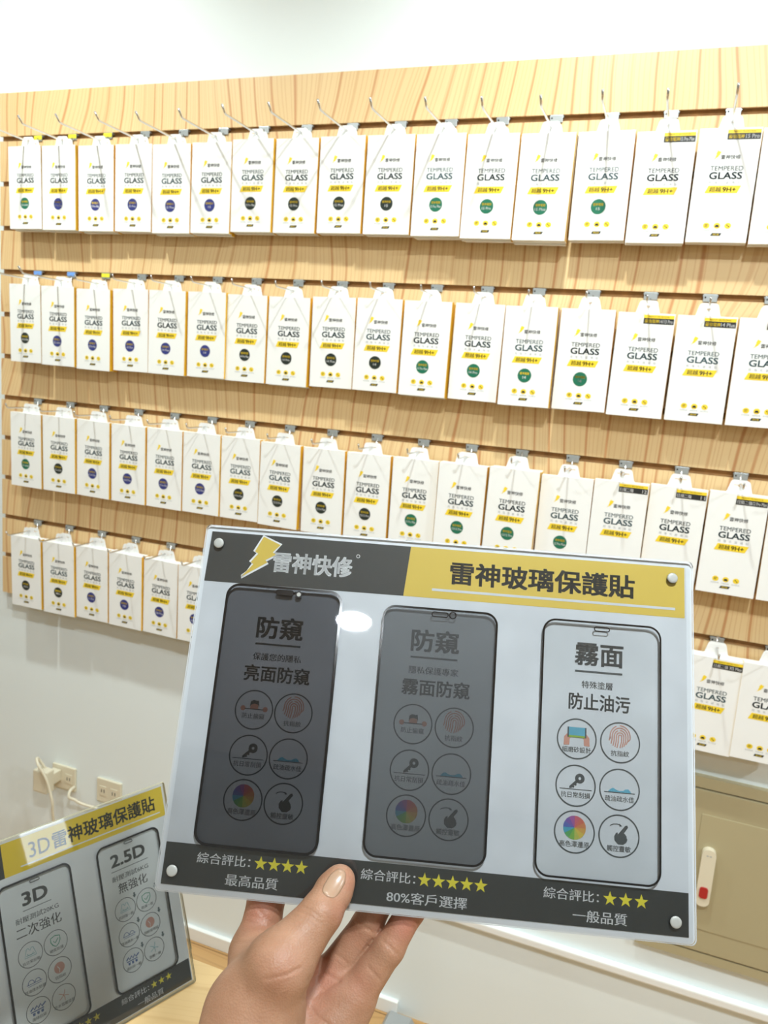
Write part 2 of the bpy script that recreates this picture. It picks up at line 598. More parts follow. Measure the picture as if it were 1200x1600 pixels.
b.box(X1 + .05, X1 + .056, WY0 + .03, WY1 - .03, WZ0 + .03, WZ1 - .03, MT['daylight'])
tag(b.build('window_1'), kind='structure')
# skirting stops where the floor cable cover meets the wall
plane_box('baseboard_back', X0, 1.15, YB - 0.012, YB, 0.0, 0.034, MT['base'], bev=0.002)

# ------------------------------------------------------------------ slatted display board: 12 slats of 100 mm
PX0, PX1 = -0.002, 2.44
b = MB()
TOP = FL + 0.1
for k in range(12):
    z1 = TOP - 0.1 * k - (0.0056 if k else 0.0)
    z0 = TOP - 0.1 * (k + 1) + (0.0056 if k < 11 else 0.0)
    b.box(PX0, PX1, 0.0, 0.005, z0, z1, MT['board'])
    lip = 0.010
    b.box(PX0, PX1, 0.005, 0.0100, z0 + (lip if k < 11 else 0), z1 - (lip if k else 0), MT['groove'])
b.box(PX0, PX1, 0.0100, 0.0178, TOP - 1.2, TOP, MT['groove'])
board = tag(b.build('slatted_display_board'), 'pale wood grain slatted board with dark grooves covering the white wall', 'display board')

# ------------------------------------------------------------------ cartons on their hooks
BOX = [(1, 1, 0.1152, 0.0435, 1.8748), (1, 2, 0.2141, 0.0455, 1.8731), (1, 3, 0.312, 0.04, 1.8723), (1, 4, 0.411, 0.0385, 1.8728), (1, 5, 0.5097, 0.042, 1.8696), (1, 6, 0.6081, 0.042, 1.8706), (1, 7, 0.7036, 0.0415, 1.8744), (1, 8, 0.8014, 0.0385, 1.8738), (1, 9, 0.9008, 0.042, 1.8741), (1, 10, 1.0011, 0.0445, 1.8726), (1, 11, 1.1015, 0.052, 1.8694), (1, 12, 1.2, 0.0555, 1.8655), (1, 13, 1.2975, 0.0555, 1.8637), (1, 14, 1.394, 0.044, 1.8674), (1, 15, 1.4919, 0.046, 1.8638), (1, 16, 1.5899, 0.042, 1.8669), (1, 17, 1.6858, 0.044, 1.8651), (2, 1, 0.1151, 0.043, 1.5736), (2, 2, 0.2141, 0.046, 1.5717), (2, 3, 0.3124, 0.043, 1.5688), (2, 4, 0.4111, 0.0395, 1.5728), (2, 5, 0.5099, 0.043, 1.5728), (2, 6, 0.608, 0.0405, 1.5735), (2, 7, 0.7036, 0.0365, 1.5717), (2, 8, 0.8018, 0.036, 1.5709), (2, 9, 0.9012, 0.036, 1.5746), (2, 10, 1.0012, 0.0425, 1.575), (2, 11, 1.1016, 0.0475, 1.5735), (2, 12, 1.2014, 0.0415, 1.5734), (2, 13, 1.2996, 0.0555, 1.5713), (2, 14, 1.3981, 0.044, 1.5721), (2, 15, 1.497, 0.046, 1.5696), (2, 16, 1.5949, 0.042, 1.5693), (2, 17, 1.6921, 0.044, 1.5694), (3, 1, 0.1151, 0.041, 1.275), (3, 2, 0.2141, 0.0405, 1.2752), (3, 3, 0.3123, 0.0375, 1.2745), (3, 4, 0.411, 0.0375, 1.2738), (3, 5, 0.5096, 0.0375, 1.2739), (3, 6, 0.608, 0.04, 1.2749), (3, 7, 0.7038, 0.0375, 1.2745), (3, 8, 0.8013, 0.0395, 1.272), (3, 9, 0.9009, 0.0375, 1.2713), (3, 10, 1.0011, 0.0405, 1.2715), (3, 11, 1.1015, 0.0425, 1.2727), (3, 12, 1.2008, 0.0555, 1.2742), (3, 13, 1.3, 0.0555, 1.2764), (3, 14, 1.3959, 0.044, 1.2719), (3, 15, 1.4919, 0.046, 1.275), (3, 16, 1.5889, 0.042, 1.2759), (3, 17, 1.6859, 0.044, 1.2767), (3, 18, 1.7817, 0.046, 1.2774), (4, 1, 0.1152, 0.0415, 0.972), (4, 2, 0.2141, 0.0395, 0.9705), (4, 3, 0.3123, 0.0365, 0.974), (4, 4, 0.4112, 0.039, 0.974), (4, 5, 0.5098, 0.0375, 0.9736), (4, 6, 0.6081, 0.043, 0.9756), (4, 7, 0.7037, 0.042, 0.975), (4, 8, 0.8015, 0.042, 0.976), (4, 9, 0.9008, 0.042, 0.976), (4, 10, 1.0011, 0.042, 0.977), (4, 11, 1.1015, 0.042, 0.978), (4, 12, 1.2014, 0.042, 0.979), (4, 13, 1.3001, 0.042, 0.979), (4, 14, 1.397, 0.042, 0.98), (4, 15, 1.4959, 0.042, 0.981), (4, 16, 1.5923, 0.042, 0.982), (4, 17, 1.6889, 0.044, 0.983), (4, 18, 1.7807, 0.046, 0.986)]
CW, CH, CT = 94.0, 178.0, 0.0130

# the carton body: origin at the middle of its top front edge
b = MB()
b.box(-CW / 2000, CW / 2000, 0, CT, -CH / 1000, 0, MT['card'], sides=MT['amber'])
CARTON = b.mesh('carton')


def slot_tab():
    """white trapezoid hanger with a slot and a round hole in it"""
    c = bpy.data.curves.new('tab', 'CURVE')
    c.dimensions = '2D'
    c.fill_mode = 'BOTH'
    c.extrude = 0.0004
    out = [(-21, 0), (-19.5, 1.5), (-15.5, 17), (-14.5, 19.5), (-12.5, 21.2), (-10.5, 22), (10.5, 22), (12.5, 21.2), (14.5, 19.5), (15.5, 17), (19.5, 1.5), (21, 0), (21, -4), (-21, -4)]
    hole = [(-11, 12.6), (-3.6, 12.6)] + [(3.6 * math.cos(a), 13.3 + 3.6 * math.sin(a)) for a in [math.radians(d) for d in (190, 225, 260, 280, 315, 350)]] + [(3.6, 12.6), (11, 12.6), (11, 14.2), (3.6, 14.2)] + [(3.6 * math.cos(a), 13.3 + 3.6 * math.sin(a)) for a in [math.radians(d) for d in (15, 50, 80, 100, 130, 165)]] + [(-3.6, 14.2), (-11, 14.2)]
    for pts in (out, hole):
        s = c.splines.new('POLY')
        s.points.add(len(pts) - 1)
        for q, p in zip(s.points, pts):
            q.co = (p[0] / 1000, p[1] / 1000, 0, 1)
        s.use_cyclic_u = True
    o = bpy.data.objects.new('tab', c)
    me = bpy.data.meshes.new_from_object(o)
    bpy.data.objects.remove(o)
    for p in me.vertices:
        p.co = Vector((p.co.x, p.co.z + CT - 0.0012, p.co.y))
    me.materials.clear()
    me.materials.append(MT['tab'])
    me.update()
    return me


TAB = slot_tab()


def shift(I):
    """print laid out from the face's top-left corner; carton origin is its top middle"""
    I.mb.v = [(x, y, z - CH / 2000) for x, y, z in I.mb.v]
    return I


def front_print():
    I = Ink(CW, CH, -0.0002, 1.5e-4)
    I.poly([(26 + 11.5 * x, 34.5 + 14.5 * y) for x, y in BOLT], MT['yellow'])
    I.text('雷神快修', 37.5, 41, 67, 48.2, MT['ink'], 1, 0.010, 2)
    I.text('TEMPERED', 23.5, 58.4, 73.5, 65.6, MT['navyink'], 1, 0.004)
    I.text('GLASS', 23.2, 67.6, 73.5, 78.8, MT['navyink'], 1, 0.022)
    for k, ch in enumerate('超強化玻璃貼'):
        I.text(ch, 23.8 + 8.9 * k, 81.6, 28.2 + 8.9 * k, 86, MT['grey'], 1, 0.0, 1)
    I.poly([(24.5, 88.8), (74.3, 88.8), (69, 100.5), (19.4, 100.5)], MT['yellow'])
    I.text('超越', 26.5, 90.6, 44.5, 98.6, MT['ink'], 2, 0.012, 2)
    I.text('9H+', 46.5, 91, 67, 98.4, MT['ink'], 2, 0.02)
    top = shift(I).mb.mesh('printed_lettering')
    I = Ink(CW, CH, -0.0002, 1.5e-4)
    for k, u in enumerate((29.5, 46.2, 62.8)):
        I.disc(u, 151.5, 5.2, MT['yellow'], 1, 20, 4.6)
        if k == 0:
            I.rect(u - 2.6, 149.6, u + 2.6, 150.6, MT['ink'], 2)
            I.rect(u - 2.6, 152, u + 1.6, 153, MT['ink'], 2)
        elif k == 1:
            I.poly([(u - 3.4, 154), (u - 2.2, 150.2), (u + 2.2, 150.2), (u + 3.4, 154)], MT['ink'], 2)
        else:
            I.disc(u - 1.2, 150.6, 1.1, MT['ink'], 2, 10)
            I.disc(u + 1.3, 152.8, 1.1, MT['ink'], 2, 10)
        I.text(('防刮耐磨', '強韌防護', '防水防油')[k], u - 6.2, 157.6, u + 6.2, 160, MT['grey'], 1, 0.0, 1)
    I.poly([(40, 163.2), (55, 163.2), (52.6, 167.6), (37.6, 167.6)], MT['ink'])
    I.text('鋼化膜', 41.5, 164, 51, 166.9, MT['yellow'], 2, 0.0, 1)
    return top, shift(I).mb.mesh('printed_icons')


PRINT, ICONS = front_print()
_badge = {}
BADGE_TOP = {'green': '雷神電競', 'navy': '雷神藍光', 'black': '雷神防窺'}


def badge(color, txt):
    if (color, txt) not in _badge:
        I = Ink(CW, CH, -0.0002, 1.5e-4)
        I.disc(45.3, 122.5, 12.6, MT['b_' + color], 1, 40)
        I.text(BADGE_TOP[color], 36.6, 116.6, 54, 121.2, MT['yellow'], 2, 0.015, 2)
        wd = min(20.5, 2.6 * len(txt) + 1.2)
        I.text(txt, 45.3 - wd / 2, 123.6, 45.3 + wd / 2, 128.2, MT['white'], 2, 0.02, 2)
        _badge[(color, txt)] = shift(I).mb.mesh('model_badge')
    return _badge[(color, txt)]


def corner_tag(t1, t2, row1):
    I = Ink(CW, CH, -0.0002, 1.5e-4)
    I.rect(43, 3, 92.5, 8.4, MT['yellow'])
    I.rect(43, 8.4, 92.5, 18, MT['ink'])
    I.text('PRIVACY  PROTECTION', 51, 4.6, 84, 6.8, MT['ink'], 2, 0.004, 1)
    I.text(t1, 45, 10, 68.5, 16.6, MT['yellow' if row1 else 'white'], 2, 0.012, 2)
    wd = min(21.5, 3.2 * len(t2) + 1)
    I.text(t2, 90.8 - wd, 10.3, 90.8, 16.3, MT['white'], 2, 0.015, 2)
    return shift(I).mb.mesh('corner_tag')


TXT = {1: ['12 mini', '15 Pro Max', '15 Pro Max', '15 Pro', '15 Plus', '15', '15 Pro Max', '15 Pro', '15 Plus', '15', '15 Pro Max', '15 Pro', '15 Plus', '15'],
       2: ['14 Pro Max', '12 mini', '14 Pro Max', '14 Pro', '14 Plus', '14', '14 Pro Max', '14 Pro', '14 Plus', '14', '14 Pro Max', '14 Pro', '14', '14'],
       3: ['12 mini', '12 mini', '13 Pro Max', '13/13 Pro', '12 Pro Max', '12/12 Pro', '13 Pro Max', '13/13 Pro', '12 Pro Max', '12/12 Pro', '13 Pro Max', '13/13 Pro', '12/12 Pro', '12 Pro Max'],
       4: ['XR/11', 'XR/11', '11 Pro', '7/8', '7/8 Plus', 'XS Max'] + ['XS Max'] * 10}
TAGS = {(1, 15): ('最強電神', '15 Pro Max'), (1, 16): ('最強電神', '15 Pro'), (1, 17): ('最強電神', '15 Plus'),
        (2, 15): ('最強電神', '14/13 Pro'), (2, 16): ('最強電神', '14 Plus'), (2, 17): ('最強電神', '14'),
        (3, 15): ('日規二強', '12'), (3, 16): ('日規二強', '11'), (3, 17): ('日規二強', '12 Pro Max'), (3, 18): ('日規二強', '13'),
        (4, 17): ('日規二強', 'XS Max'), (4, 18): ('日規二強', 'XR')}


def colour_of(r, i):
    if r == 4:
        return 'black' if i < 3 else 'navy' if i < 7 else 'black' if i < 11 else 'green'
    if i == 1:
        return {1: 'green', 2: 'black', 3: 'green'}[r]
    if i == 2 and r == 3:
        return 'black'
    return 'navy' if i < 7 else 'black' if i < 11 else 'green'


def carton(x, y, ztop, yaw, roll):
    o = link('screen_glass_carton', CARTON)
    o.location = (x, y, ztop)
    o.rotation_euler = (math.radians(1.2), math.radians(roll), math.radians(yaw))
    t = link('hanging_tab', TAB, o)
    link('printed_lettering', PRINT, o)
    link('printed_icon_lettering', ICONS, o)
    return o


def hook_meshes():
    long_, short = MB(), MB()
    for q, L_ in ((long_, 0.146), (short, 0.094)):
        pts = [(0, -0.001, 0.016), (0, -0.0028, 0.004), (0, -0.006, 0.0), (0, -0.02, 0), (0, -L_ + .004, 0.0005), (0, -L_, 0.0015)]
        pts += [(0, -L_ - .003, 0.004), (0, -L_ - .0125, 0.0135)] if q is long_ else [(0, -L_ - .002, 0.0035), (0, -L_ - .006, 0.0105)]
        q.tube(pts, 0.0021 if q is long_ else 0.0017, MT['steel'], 10)
    clip = MB()
    clip.box(-0.0115, 0.0115, -0.0022, -0.0002, -0.0085, 0.0045, MT['zinc'], bev=0.0006)
    clip.box(-0.0125, 0.0125, -0.0002, 0.0062, 0.001, 0.0035, MT['zinc'])
    clip.dome((-0.008, -0.0022, -0.001), 0.0016, 0.0006, MT['ink'], 10)
    return long_.mesh('wire'), short.mesh('wire_short'), clip.mesh('clip')


LONG, SHORT, CLIP = hook_meshes()
b = MB()
b.box(-0.0112, 0.0112, -0.0030, -0.0023, -0.005, 0.0034, MT['st_y'])
STY = b.mesh('sticker')
b = MB()
b.box(-0.0112, 0.0112, -0.0030, -0.0023, -0.005, 0.0034, MT['st_b'])
STB = b.mesh('sticker_blue')
STICK = {(1, 1): 'y', (1, 2): 'y', (1, 3): 'y', (2, 1): 'b', (2, 2): 'b', (2, 3): 'y'}

for r, i, x, d, zt in BOX:
    gz = FL - 0.3 * (r - 1)
    hidden = r == 4 and 6 < i < 17
    place = '%s hook from the left, %s row' % (ORD[i - 1], ROWN[r])
    rnd = random.Random(r * 100 + i)
    zw = zt + 0.0134
    # hook
    h = link('display_hook', LONG if (r == 1 or (r == 2 and i < 3)) else SHORT)
    h.location = (x, -0.0005, zw)
    st = STICK.get((r, i))
    tag(h, '%s wire hook%s, %s' % ('long' if h.data is LONG else 'short',
        {'y': ' with yellow sticker', 'b': ' with blue sticker', None: ''}[st], place), 'hook', 'wire hooks on the slatted board')
    c = link('mounting_clip', CLIP, h)
    c.location = (0, 0, gz - zw)
    if st:
        s = link('sticker', STY if st == 'y' else STB, h)
        s.location = (0, 0, gz - zw)
        tag(s, 'yellow sticker' if st == 'y' else 'blue sticker')
    # cartons: the front one and those tucked behind it
    n = 3 if d > 0.05 else 2
    yaw, roll = rnd.uniform(-1.2, 0.6), rnd.uniform(-0.5, 0.5)
    xo = x
    for k in range(n):
        y = -d + k * 0.0142
        o = carton(xo + (rnd.uniform(-.0012, .0012) if k else 0), y, zt - (rnd.uniform(0.0, 0.0025) if k else 0), yaw if not k else yaw * .6, roll if not k else roll + rnd.uniform(-.5, .5))
        if k == 0:
            tg = TAGS.get((r, i))
            if tg:
                link('corner_tag', corner_tag(tg[0], tg[1], r < 3), o)
                look = 'front white carton with corner tag'
            else:
                col = colour_of(r, i)
                bd = link('model_badge', badge(col, TXT[r][i - 1]), o)
                look = 'front white carton with %s badge' % col
            lab = '%s, on the %s' % (look, place)
        else:
            lab = '%s white carton, on the %s' % ('second' if k == 1 else 'rearmost', place)
        tag(o, lab, 'carton', 'white cartons on the %s row of hooks' % ROWN[r])

# ------------------------------------------------------------------ low on the wall: cabinet, trunking, sockets
cab = empty('electrical_cabinet', (1.86, YB, 0.37))
b = MB()
fx0, fx1, fz0, fz1 = -0.235, 0.235, -0.008, 0.366
dx0, dx1, dz0, dz1 = -0.205, 0.205, 0.010, 0.345
b.box(fx0, dx0, -0.014, 0, fz0, fz1, MT['tan'])
b.box(dx1, fx1, -0.014, 0, fz0, fz1, MT['tan'])
b.box(dx0, dx1, -0.014, 0, dz1, fz1, MT['tan'])
b.box(dx0, dx1, -0.014, 0, fz0, dz0, MT['tan'])
b.box(dx0, dx1, -0.003, 0, dz0, dz1, MT['ink'])
b.build('frame', cab)
b = MB()
b.box(dx0 + .003, dx1 - .003, -0.0155, -0.004, dz0 + .003, dz1 - .003, MT['tan'], bev=0.002)
b.box(dx0 + .055, dx1 - .055, -0.0168, -0.015, dz0 + .05, dz1 - .05, MT['tan'], bev=0.0008)
door = b.build('door', cab)
b = MB()
hx = -0.128
b.prism(rrect(hx - .0125, .117, hx + .0125, .233, .0115), -0.030, -0.0155, MT['cream'])
la = tag(b.build('latch', door), 'cream latch with red button')
b = MB()
b.prism(rrect(hx - .0075, .135, hx + .0075, .157, .005), -0.0325, -0.030, MT['red'])
tag(b.build('button', la), 'red button')
b = MB()
I = Ink(16, 6, -0.0302, 1e-4)
I.rect(3.5, 1.8, 7, 4.0, MT['grey'])
I.rect(9, 1.8, 12.5, 4.0, MT['grey'])
I.mb.v = [(x + hx, y, z + .221) for x, y, z in I.mb.v]
I.build('marking', la)
tag(cab, 'tan metal electrical cabinet set in the wall, right of the held sign', 'electrical cabinet')
for o in cab.children:
    fix_normals(o)

b = MB()
b.box(0.62, 3.2, 0.001, YB, 0.281, 0.298, MT['base'], bev=0.003)
tag(b.build('cable_trunking'), 'white plastic cable trunking running along the lower wall', 'cable trunking')


def socket(x, z, label):
    o = empty('wall_socket', (x, YB, z))
    q = MB()
    q.box(-.0375, .0375, -0.007, 0, -.032, .032, MT['cream'], bev=0.002)
    q.build('plate', o)
    for s in (-1, 1):
        q = MB()
        q.box(s * .017 - .0105, s * .017 + .0105, -0.0085, -0.007, -.013, .013, MT['cream'], bev=0.0006)
        for k in (-1, 1):
            q.box(s * .017 + k * .004 - .001, s * .017 + k * .004 + .001, -0.0089, -0.0084, -.004, .005, MT['ink'])
        q.build('outlet', o)
    return tag(o, label, 'socket')


socket(0.190, 0.330, 'cream wall socket with a plug and a white cord in it')
socket(0.335, 0.327, 'cream wall socket half hidden behind the standing sign')
pl = MB()
pl.box(0.148, 0.192, -0.052, -0.024, 0.312, 0.372, MT['cream'], bev=0.004)
pl = pl.build('power_plug')
q = MB()
q.box(0.158, 0.184, -0.024, YB - 0.0085, 0.322, 0.352, MT['cream'], bev=0.002)
q.build('plug_neck', pl)
tag(pl, 'cream plug block pushed into the left wall socket', 'plug')


def smooth_path(pts, n=8):
    P = [Vector(p) for p in pts]
    P = [P[0] * 2 - P[1]] + P + [P[-1] * 2 - P[-2]]
    out = []
    for i in range(1, len(P) - 2):
        for k in range(n):
            t = k / n
            out.append(0.5 * ((2 * P[i]) + (P[i + 1] - P[i - 1]) * t + (2 * P[i - 1] - 5 * P[i] + 4 * P[i + 1] - P[i + 2]) * t * t + (3 * P[i] - P[i - 1] - 3 * P[i + 1] + P[i + 2]) * t ** 3))
    out.append(P[-2])
    return out


b = MB()
b.tube(smooth_path([(0.17, -0.03, 0.368), (0.158, -0.045, 0.402), (0.175, -0.062, 0.398), (0.195, -0.058, 0.365), (0.205, -0.055, 0.335), (0.215, -0.055, 0.30), (0.213, -0.05, 0.26), (0.212, -0.03, 0.12), (0.22, -0.03, 0.02), (0.30, -0.05, 0.006)]), 0.0036, MT['cream'], 8)
tag(b.build('knotted_cable'), 'cream power cord knotted at the plug and hanging down the wall', 'cord')
b = MB()
b.tube(smooth_path([(0.232, 0.004, 0.318), (0.236, -0.016, 0.318), (0.240, -0.024, 0.306), (0.252, -0.016, 0.297), (0.27, -0.01, 0.288), (0.33, 0.006, 0.275), (0.45, 0.008, 0.262), (0.6, 0.008, 0.26)]), 0.0038, MT['cream'], 8)
tag(b.build('side_cable'), 'cream cord running sideways along the wall to the second socket', 'cord')

b = MB()
b.prism([(1.128, 0.0), (1.136, 0.011), (1.186, 0.011), (1.194, 0.0)], -1.6, YB - 0.013, MT['greyplast'])
tag(b.build('floor_cable_cover'), 'flat grey cable cover on the wooden floor below the wall', 'cable cover')

# ------------------------------------------------------------------ table under the standing sign
TZ = 0.7825
tb = empty('display_table', (0.55, -1.40, 0))
b = MB()
b.box(-0.75, 0.72, -0.45, 0.557, TZ - 0.025, TZ, MT['table'], bev=0.002)
b.build('tabletop', tb)
for sx in (-0.70, 0.67):
    for sy in (-0.40, 0.507):
        b = MB()
        b.box(sx - .02, sx + .02, sy - .02, sy + .02, 0, TZ - .025, MT['greyplast'])
        b.build('leg', tb)
tag(tb, 'light wood table carrying the standing acrylic sign', 'table')


# ------------------------------------------------------------------ shared pieces of the two acrylic signs
def frame_of(o, ux, up, nrm, ctr):
    """local x = right along the sheet, z = up the sheet, -y = out of its face"""
    M = Matrix((Vector(ux), -Vector(nrm), Vector(up))).transposed().to_4x4()
    M.translation = Vector(ctr)
    o.matrix_world = M


def key_icon(I, u, v, mt, L_=2):
    I.ring(u + 2.3, v - 3.2, 1.75, 1.9, mt, L_, 20)
    I.poly([(u + .7, v - 2.7), (u + 1.8, v - 1.6), (u - 2.2, v + 2.2), (u - 3.4, v + 2.4), (u - 3.6, v + 1.4)], mt, L_)
    for k in (0, 1):
        I.poly([(u - 1.9 + 1.3 * k, v + 1.5 - 1.2 * k), (u - 1.1 + 1.3 * k, v + .9 - 1.2 * k), (u - .6 + 1.3 * k, v + 1.5 - 1.2 * k), (u - 1.3 + 1.3 * k, v + 2.2 - 1.2 * k)], mt, L_)


def finger_icon(I, u, v, mt, L_=2):
    for k, rr in enumerate((0.9, 2.1, 3.3, 4.5, 5.7)):
        gap = 14 if k in (2, 4) else 0
        I.arc(u, v - 1.0, rr, rr * 1.08, 180 - k * 3, 262 - gap, .62, mt, L_)
        I.arc(u, v - 1.0, rr, rr * 1.08, 262 + gap * .4, 360 + k * 3, .62, mt, L_)
        for sg in (-1, 1):
            ln = (6.2, 5.8, 5.2, 4.2, 2.4)[k]
            I.stroke([(u + sg * rr, v - 1.0), (u + sg * rr - .1, v - 1.0 + ln * .45), (u + sg * rr * .94 - .9, v - 1.0 + ln)], .62, mt, L_)


def drops_icon(I, u, v, L_=2):
    I.poly([(u - 6.5, v + 1.2), (u - 5, v - .2), (u - 3.6, v - 1.0), (u - 2.2, v - .2), (u - .3, v + .5), (u + 2, v + .3), (u + 3.4, v - .6), (u + 4.8, v - .8), (u + 6, v + .2), (u + 6.6, v + 1.2)], MT['sky'], L_)
    I.rect(u - 8.6, v + 1.25, u + 8.6, v + 1.7, MT['txt'], L_)


def wheel_icon(I, u, v, r, L_=2):
    for k in range(12):
        a0, a1 = math.radians(-90 + 30 * k), math.radians(-60 + 30 * k)
        I.poly([(u, v), (u + r * math.cos(a0), v + r * math.sin(a0)), (u + r * math.cos((a0 + a1) / 2) * 1.01, v + r * math.sin((a0 + a1) / 2) * 1.01), (u + r * math.cos(a1), v + r * math.sin(a1))], WHEEL[k], L_)


def tap_icon(I, u, v, mt, L_=2):
    I.arc(u - 1.5, v - 2.6, 4.2, 2.6, 215, 300, .5, mt, L_)
    I.poly([(u + 1.8, v - 4.2), (u + .2, v - 5.6), (u + .2, v - 4.0)], mt, L_)
    I.poly([(u - .6, v + .2), (u + 3.4, v - 4.6), (u + 4.6, v - 4.9), (u + 5.0, v - 3.8), (u + 2.7, v - .6), (u + 3.4, v - .3), (u + 3.8, v + .5), (u + 4.3, v + .8), (u + 4.2, v + 1.8), (u + 4.7, v + 2.3), (u + 4.2, v + 4.0), (u + 2.4, v + 5.4), (u - .4, v + 5.4), (u - 2.4, v + 3.4), (u - 2.6, v + 1.2), (u - 1.6, v - .6), (u - .6, v - .9)], mt, L_)


def peek_icon(I, u, v, L_=2):
    I.disc(u - 6.6, v, 1.5, MT['pink'], L_, 14)
    I.disc(u + 6.6, v, 1.5, MT['pink'], L_, 14)
    I.poly([(u - 2.4, v), (u - 2.2, v - 2.6), (u, v - 3.4), (u + 2.2, v - 2.6), (u + 2.4, v)], MT['pink'], L_)
    I.poly([(u - 2.6, v - .8), (u - 2.4, v - 4), (u - .6, v - 5), (u + 1, v - 4.6), (u + 2.4, v - 4.8), (u + 2.9, v - .8), (u + 2.1, v - 2.4), (u, v - 2.9), (u - 1.9, v - 2.2)], MT['txt'], L_ + 1)
    I.rect(u - 5.6, v, u + 5.6, v + .5, MT['txt'], L_ + 1)


def phone_icon(I, u, v, L_=2):
    for s in (-1, 1):
        I.poly([(u + s * 7.4, v + 4.2), (u + s * 7.2, v - .5), (u + s * 5.6, v - 2.2), (u + s * 3.0, v - .9), (u + s * 4.0, v + .6), (u + s * 4.2, v + 4.0)], MT['pink'], L_)
    I.rect(u - 5.4, v - 6, u + 5.4, v - .3, MT['txt'], L_ + 1)
    I.rect(u - 4.6, v - 6, u + 4.6, v - 1.4, MT['sky'], L_ + 2)
    I.rect(u - 4.6, v - 1.4, u + 4.6, v - .3, MT['grass'], L_ + 2)


def feature_circles(I, cols, rows, kinds, r=11.0):
    k = 0
    for v in rows:
        for u in cols:
            kind, cap = kinds[k]
            k += 1
            I.ring(u, v, r, .75, MT['txt'], 2)
            n = len(cap)
            hw = {3: 5.2, 4: 6.6, 5: 8.2}[n]
            cv = v + (5.2 if kind in ('peek', 'phone') else 6.0)
            if kind == 'peek':
                peek_icon(I, u, v - .6)
                cv = v + 3.6
            elif kind == 'finger':
                finger_icon(I, u, v - 2.2, MT['pink'])
            elif kind == 'key':
                key_icon(I, u, v - .8, MT['txt'])
                I.rect(u - 9, v + 1.8, u + 9, v + 2.2, MT['txt'], 2)
                cv = v + 5
            elif kind == 'drops':
                drops_icon(I, u, v + .2)
                cv = v + 5
            elif kind == 'wheel':
                wheel_icon(I, u, v - 2.2, 6.3)
                cv = v + 6.4
            elif kind == 'tap':
                tap_icon(I, u, v - 1, MT['txt'])
                cv = v + 6.6
            elif kind == 'phone':
                phone_icon(I, u, v - .4)
                cv = v + 6
            I.text(cap, u - hw, cv - 1.6, u + hw, cv + 1.6, MT['txt'], 2, 0.006, 2)


def plate(W, H, r, y0, y1, mt, name, parent, side=None):
    q = MB()
    q.prism([(u / 1000, v / 1000) for u, v in rrect(-W / 2, -H / 2, W / 2, H / 2, r)], y0, y1, mt, side)
    o = q.build(name, parent)
    fix_normals(o)
    return o


def protector(parent, u0, v0, u1, v1, y0, glass, name, notch, label, y1=None, bw=1.1):
    """a tempered glass sheet stuck on the sign: tinted pane plus its black border"""
    q = MB()
    q.prism([((u - 148.5) / 1000, -(v - 105) / 1000) for u, v in rrect(u0, v0, u1, v1, 7.5)], y0 - 0.0007, y0 - 0.0001, glass)
    g = q.build('glass_protector', parent)
    fix_normals(g)
    tag(g, label)
    I = Ink(297, 210, y0 - 0.0008, 1e-4)
    I.stroke(rrect(u0 + .5, v0 + .5, u1 - .5, v1 - .5, 7.2), bw, MT['border'], 1, True)
    cu = (u0 + u1) / 2
    if notch == 'dark':
        I.poly(rrect(cu - 5.2, v0 + 1.5, cu + 5.2, v0 + 4.8, 1.0, 3), MT['border'], 1)
        I.ring(cu + 8.6, v0 + 3.6, 1.7, .7, MT['border'], 1, 24)
        I.disc(cu + 8.6, v0 + 3.6, 1.25, MT['screw'], 1, 20)
    elif notch == 'cam':
        I.stroke(rrect(cu - 5.0, v0 + 2.2, cu + 4.6, v0 + 4.8, 1.2, 4), .55, MT['border'], 1, True)
        I.ring(cu + 7.4, v0 + 3.4, 1.9, .6, MT['border'], 1, 24)
    else:
        I.stroke(rrect(cu - 4.4, v0 + 3.0, cu + 4.4, v0 + 5.4, 1.2, 4), .55, MT['border'], 1, True)
    I.build('black_border', g)
    return g


# ------------------------------------------------------------------ the sign held in the hand
UX = (0.95569, 0.29417, 0.01122)
UP = (-0.12945, 0.38572, 0.91349)
NRM = (0.26439, -0.87446, 0.40672)
sign = empty('acrylic_sign')
frame_of(sign, UX, UP, NRM, (1.46728, -1.08950, 1.23608))
tag(sign, 'acrylic comparison sign held up by a hand in front of the cartons', 'sign')
SY = 0.0023        # depth of the printed sheet between the two clear plates
plate(297, 210, 3.0, 0.0, 0.0018, MT['acrylic'], 'front_plate', sign)
tag(plate(297, 210, 3.0, 0.0027, 0.0045, MT['edge'], 'back_plate', sign), 'frosted back plate showing as a pale margin')
I = Ink(297, 210, SY, 1e-4)
I.poly(rrect(2.6, 3.4, 293.6, 206.6, .5, 2), MT['sheet'], 0)
I.poly([(3.4, 3.6), (127.4, 3.6), (125.0, 34.2), (2.6, 34.8)], MT['slate'])
I.poly([(127.4, 3.6), (292.6, 3.6), (292.6, 34.0), (125.0, 34.2)], MT['head'])
I.rect(2.6, 184.4, 293.6, 206.6, MT['slate'])
I.build('printed_sheet', sign)
# header lettering
I = Ink(297, 210, SY, 1e-4)
bp = [(25 + 22 * x, 4.6 + 26 * y) for x, y in BOLT]
I.stroke(bp, 2.4, MT['white'], 2, True)
I.poly(bp, MT['head'], 3)
I.text('雷神快修', 43.5, 13.2, 92.6, 26.2, MT['white'], 2, 0.030, 4)
I.ring(95.5, 12.2, 1.0, .35, MT['white'], 2, 16)
I.text('雷神玻璃保護貼', 152.2, 10.6, 263.2, 25.0, MT['slate'], 2, 0.026, 4)
I.rect(142, 28.2, 287, 29.7, MT['sheet'], 2)
I.build('header_lettering', sign)
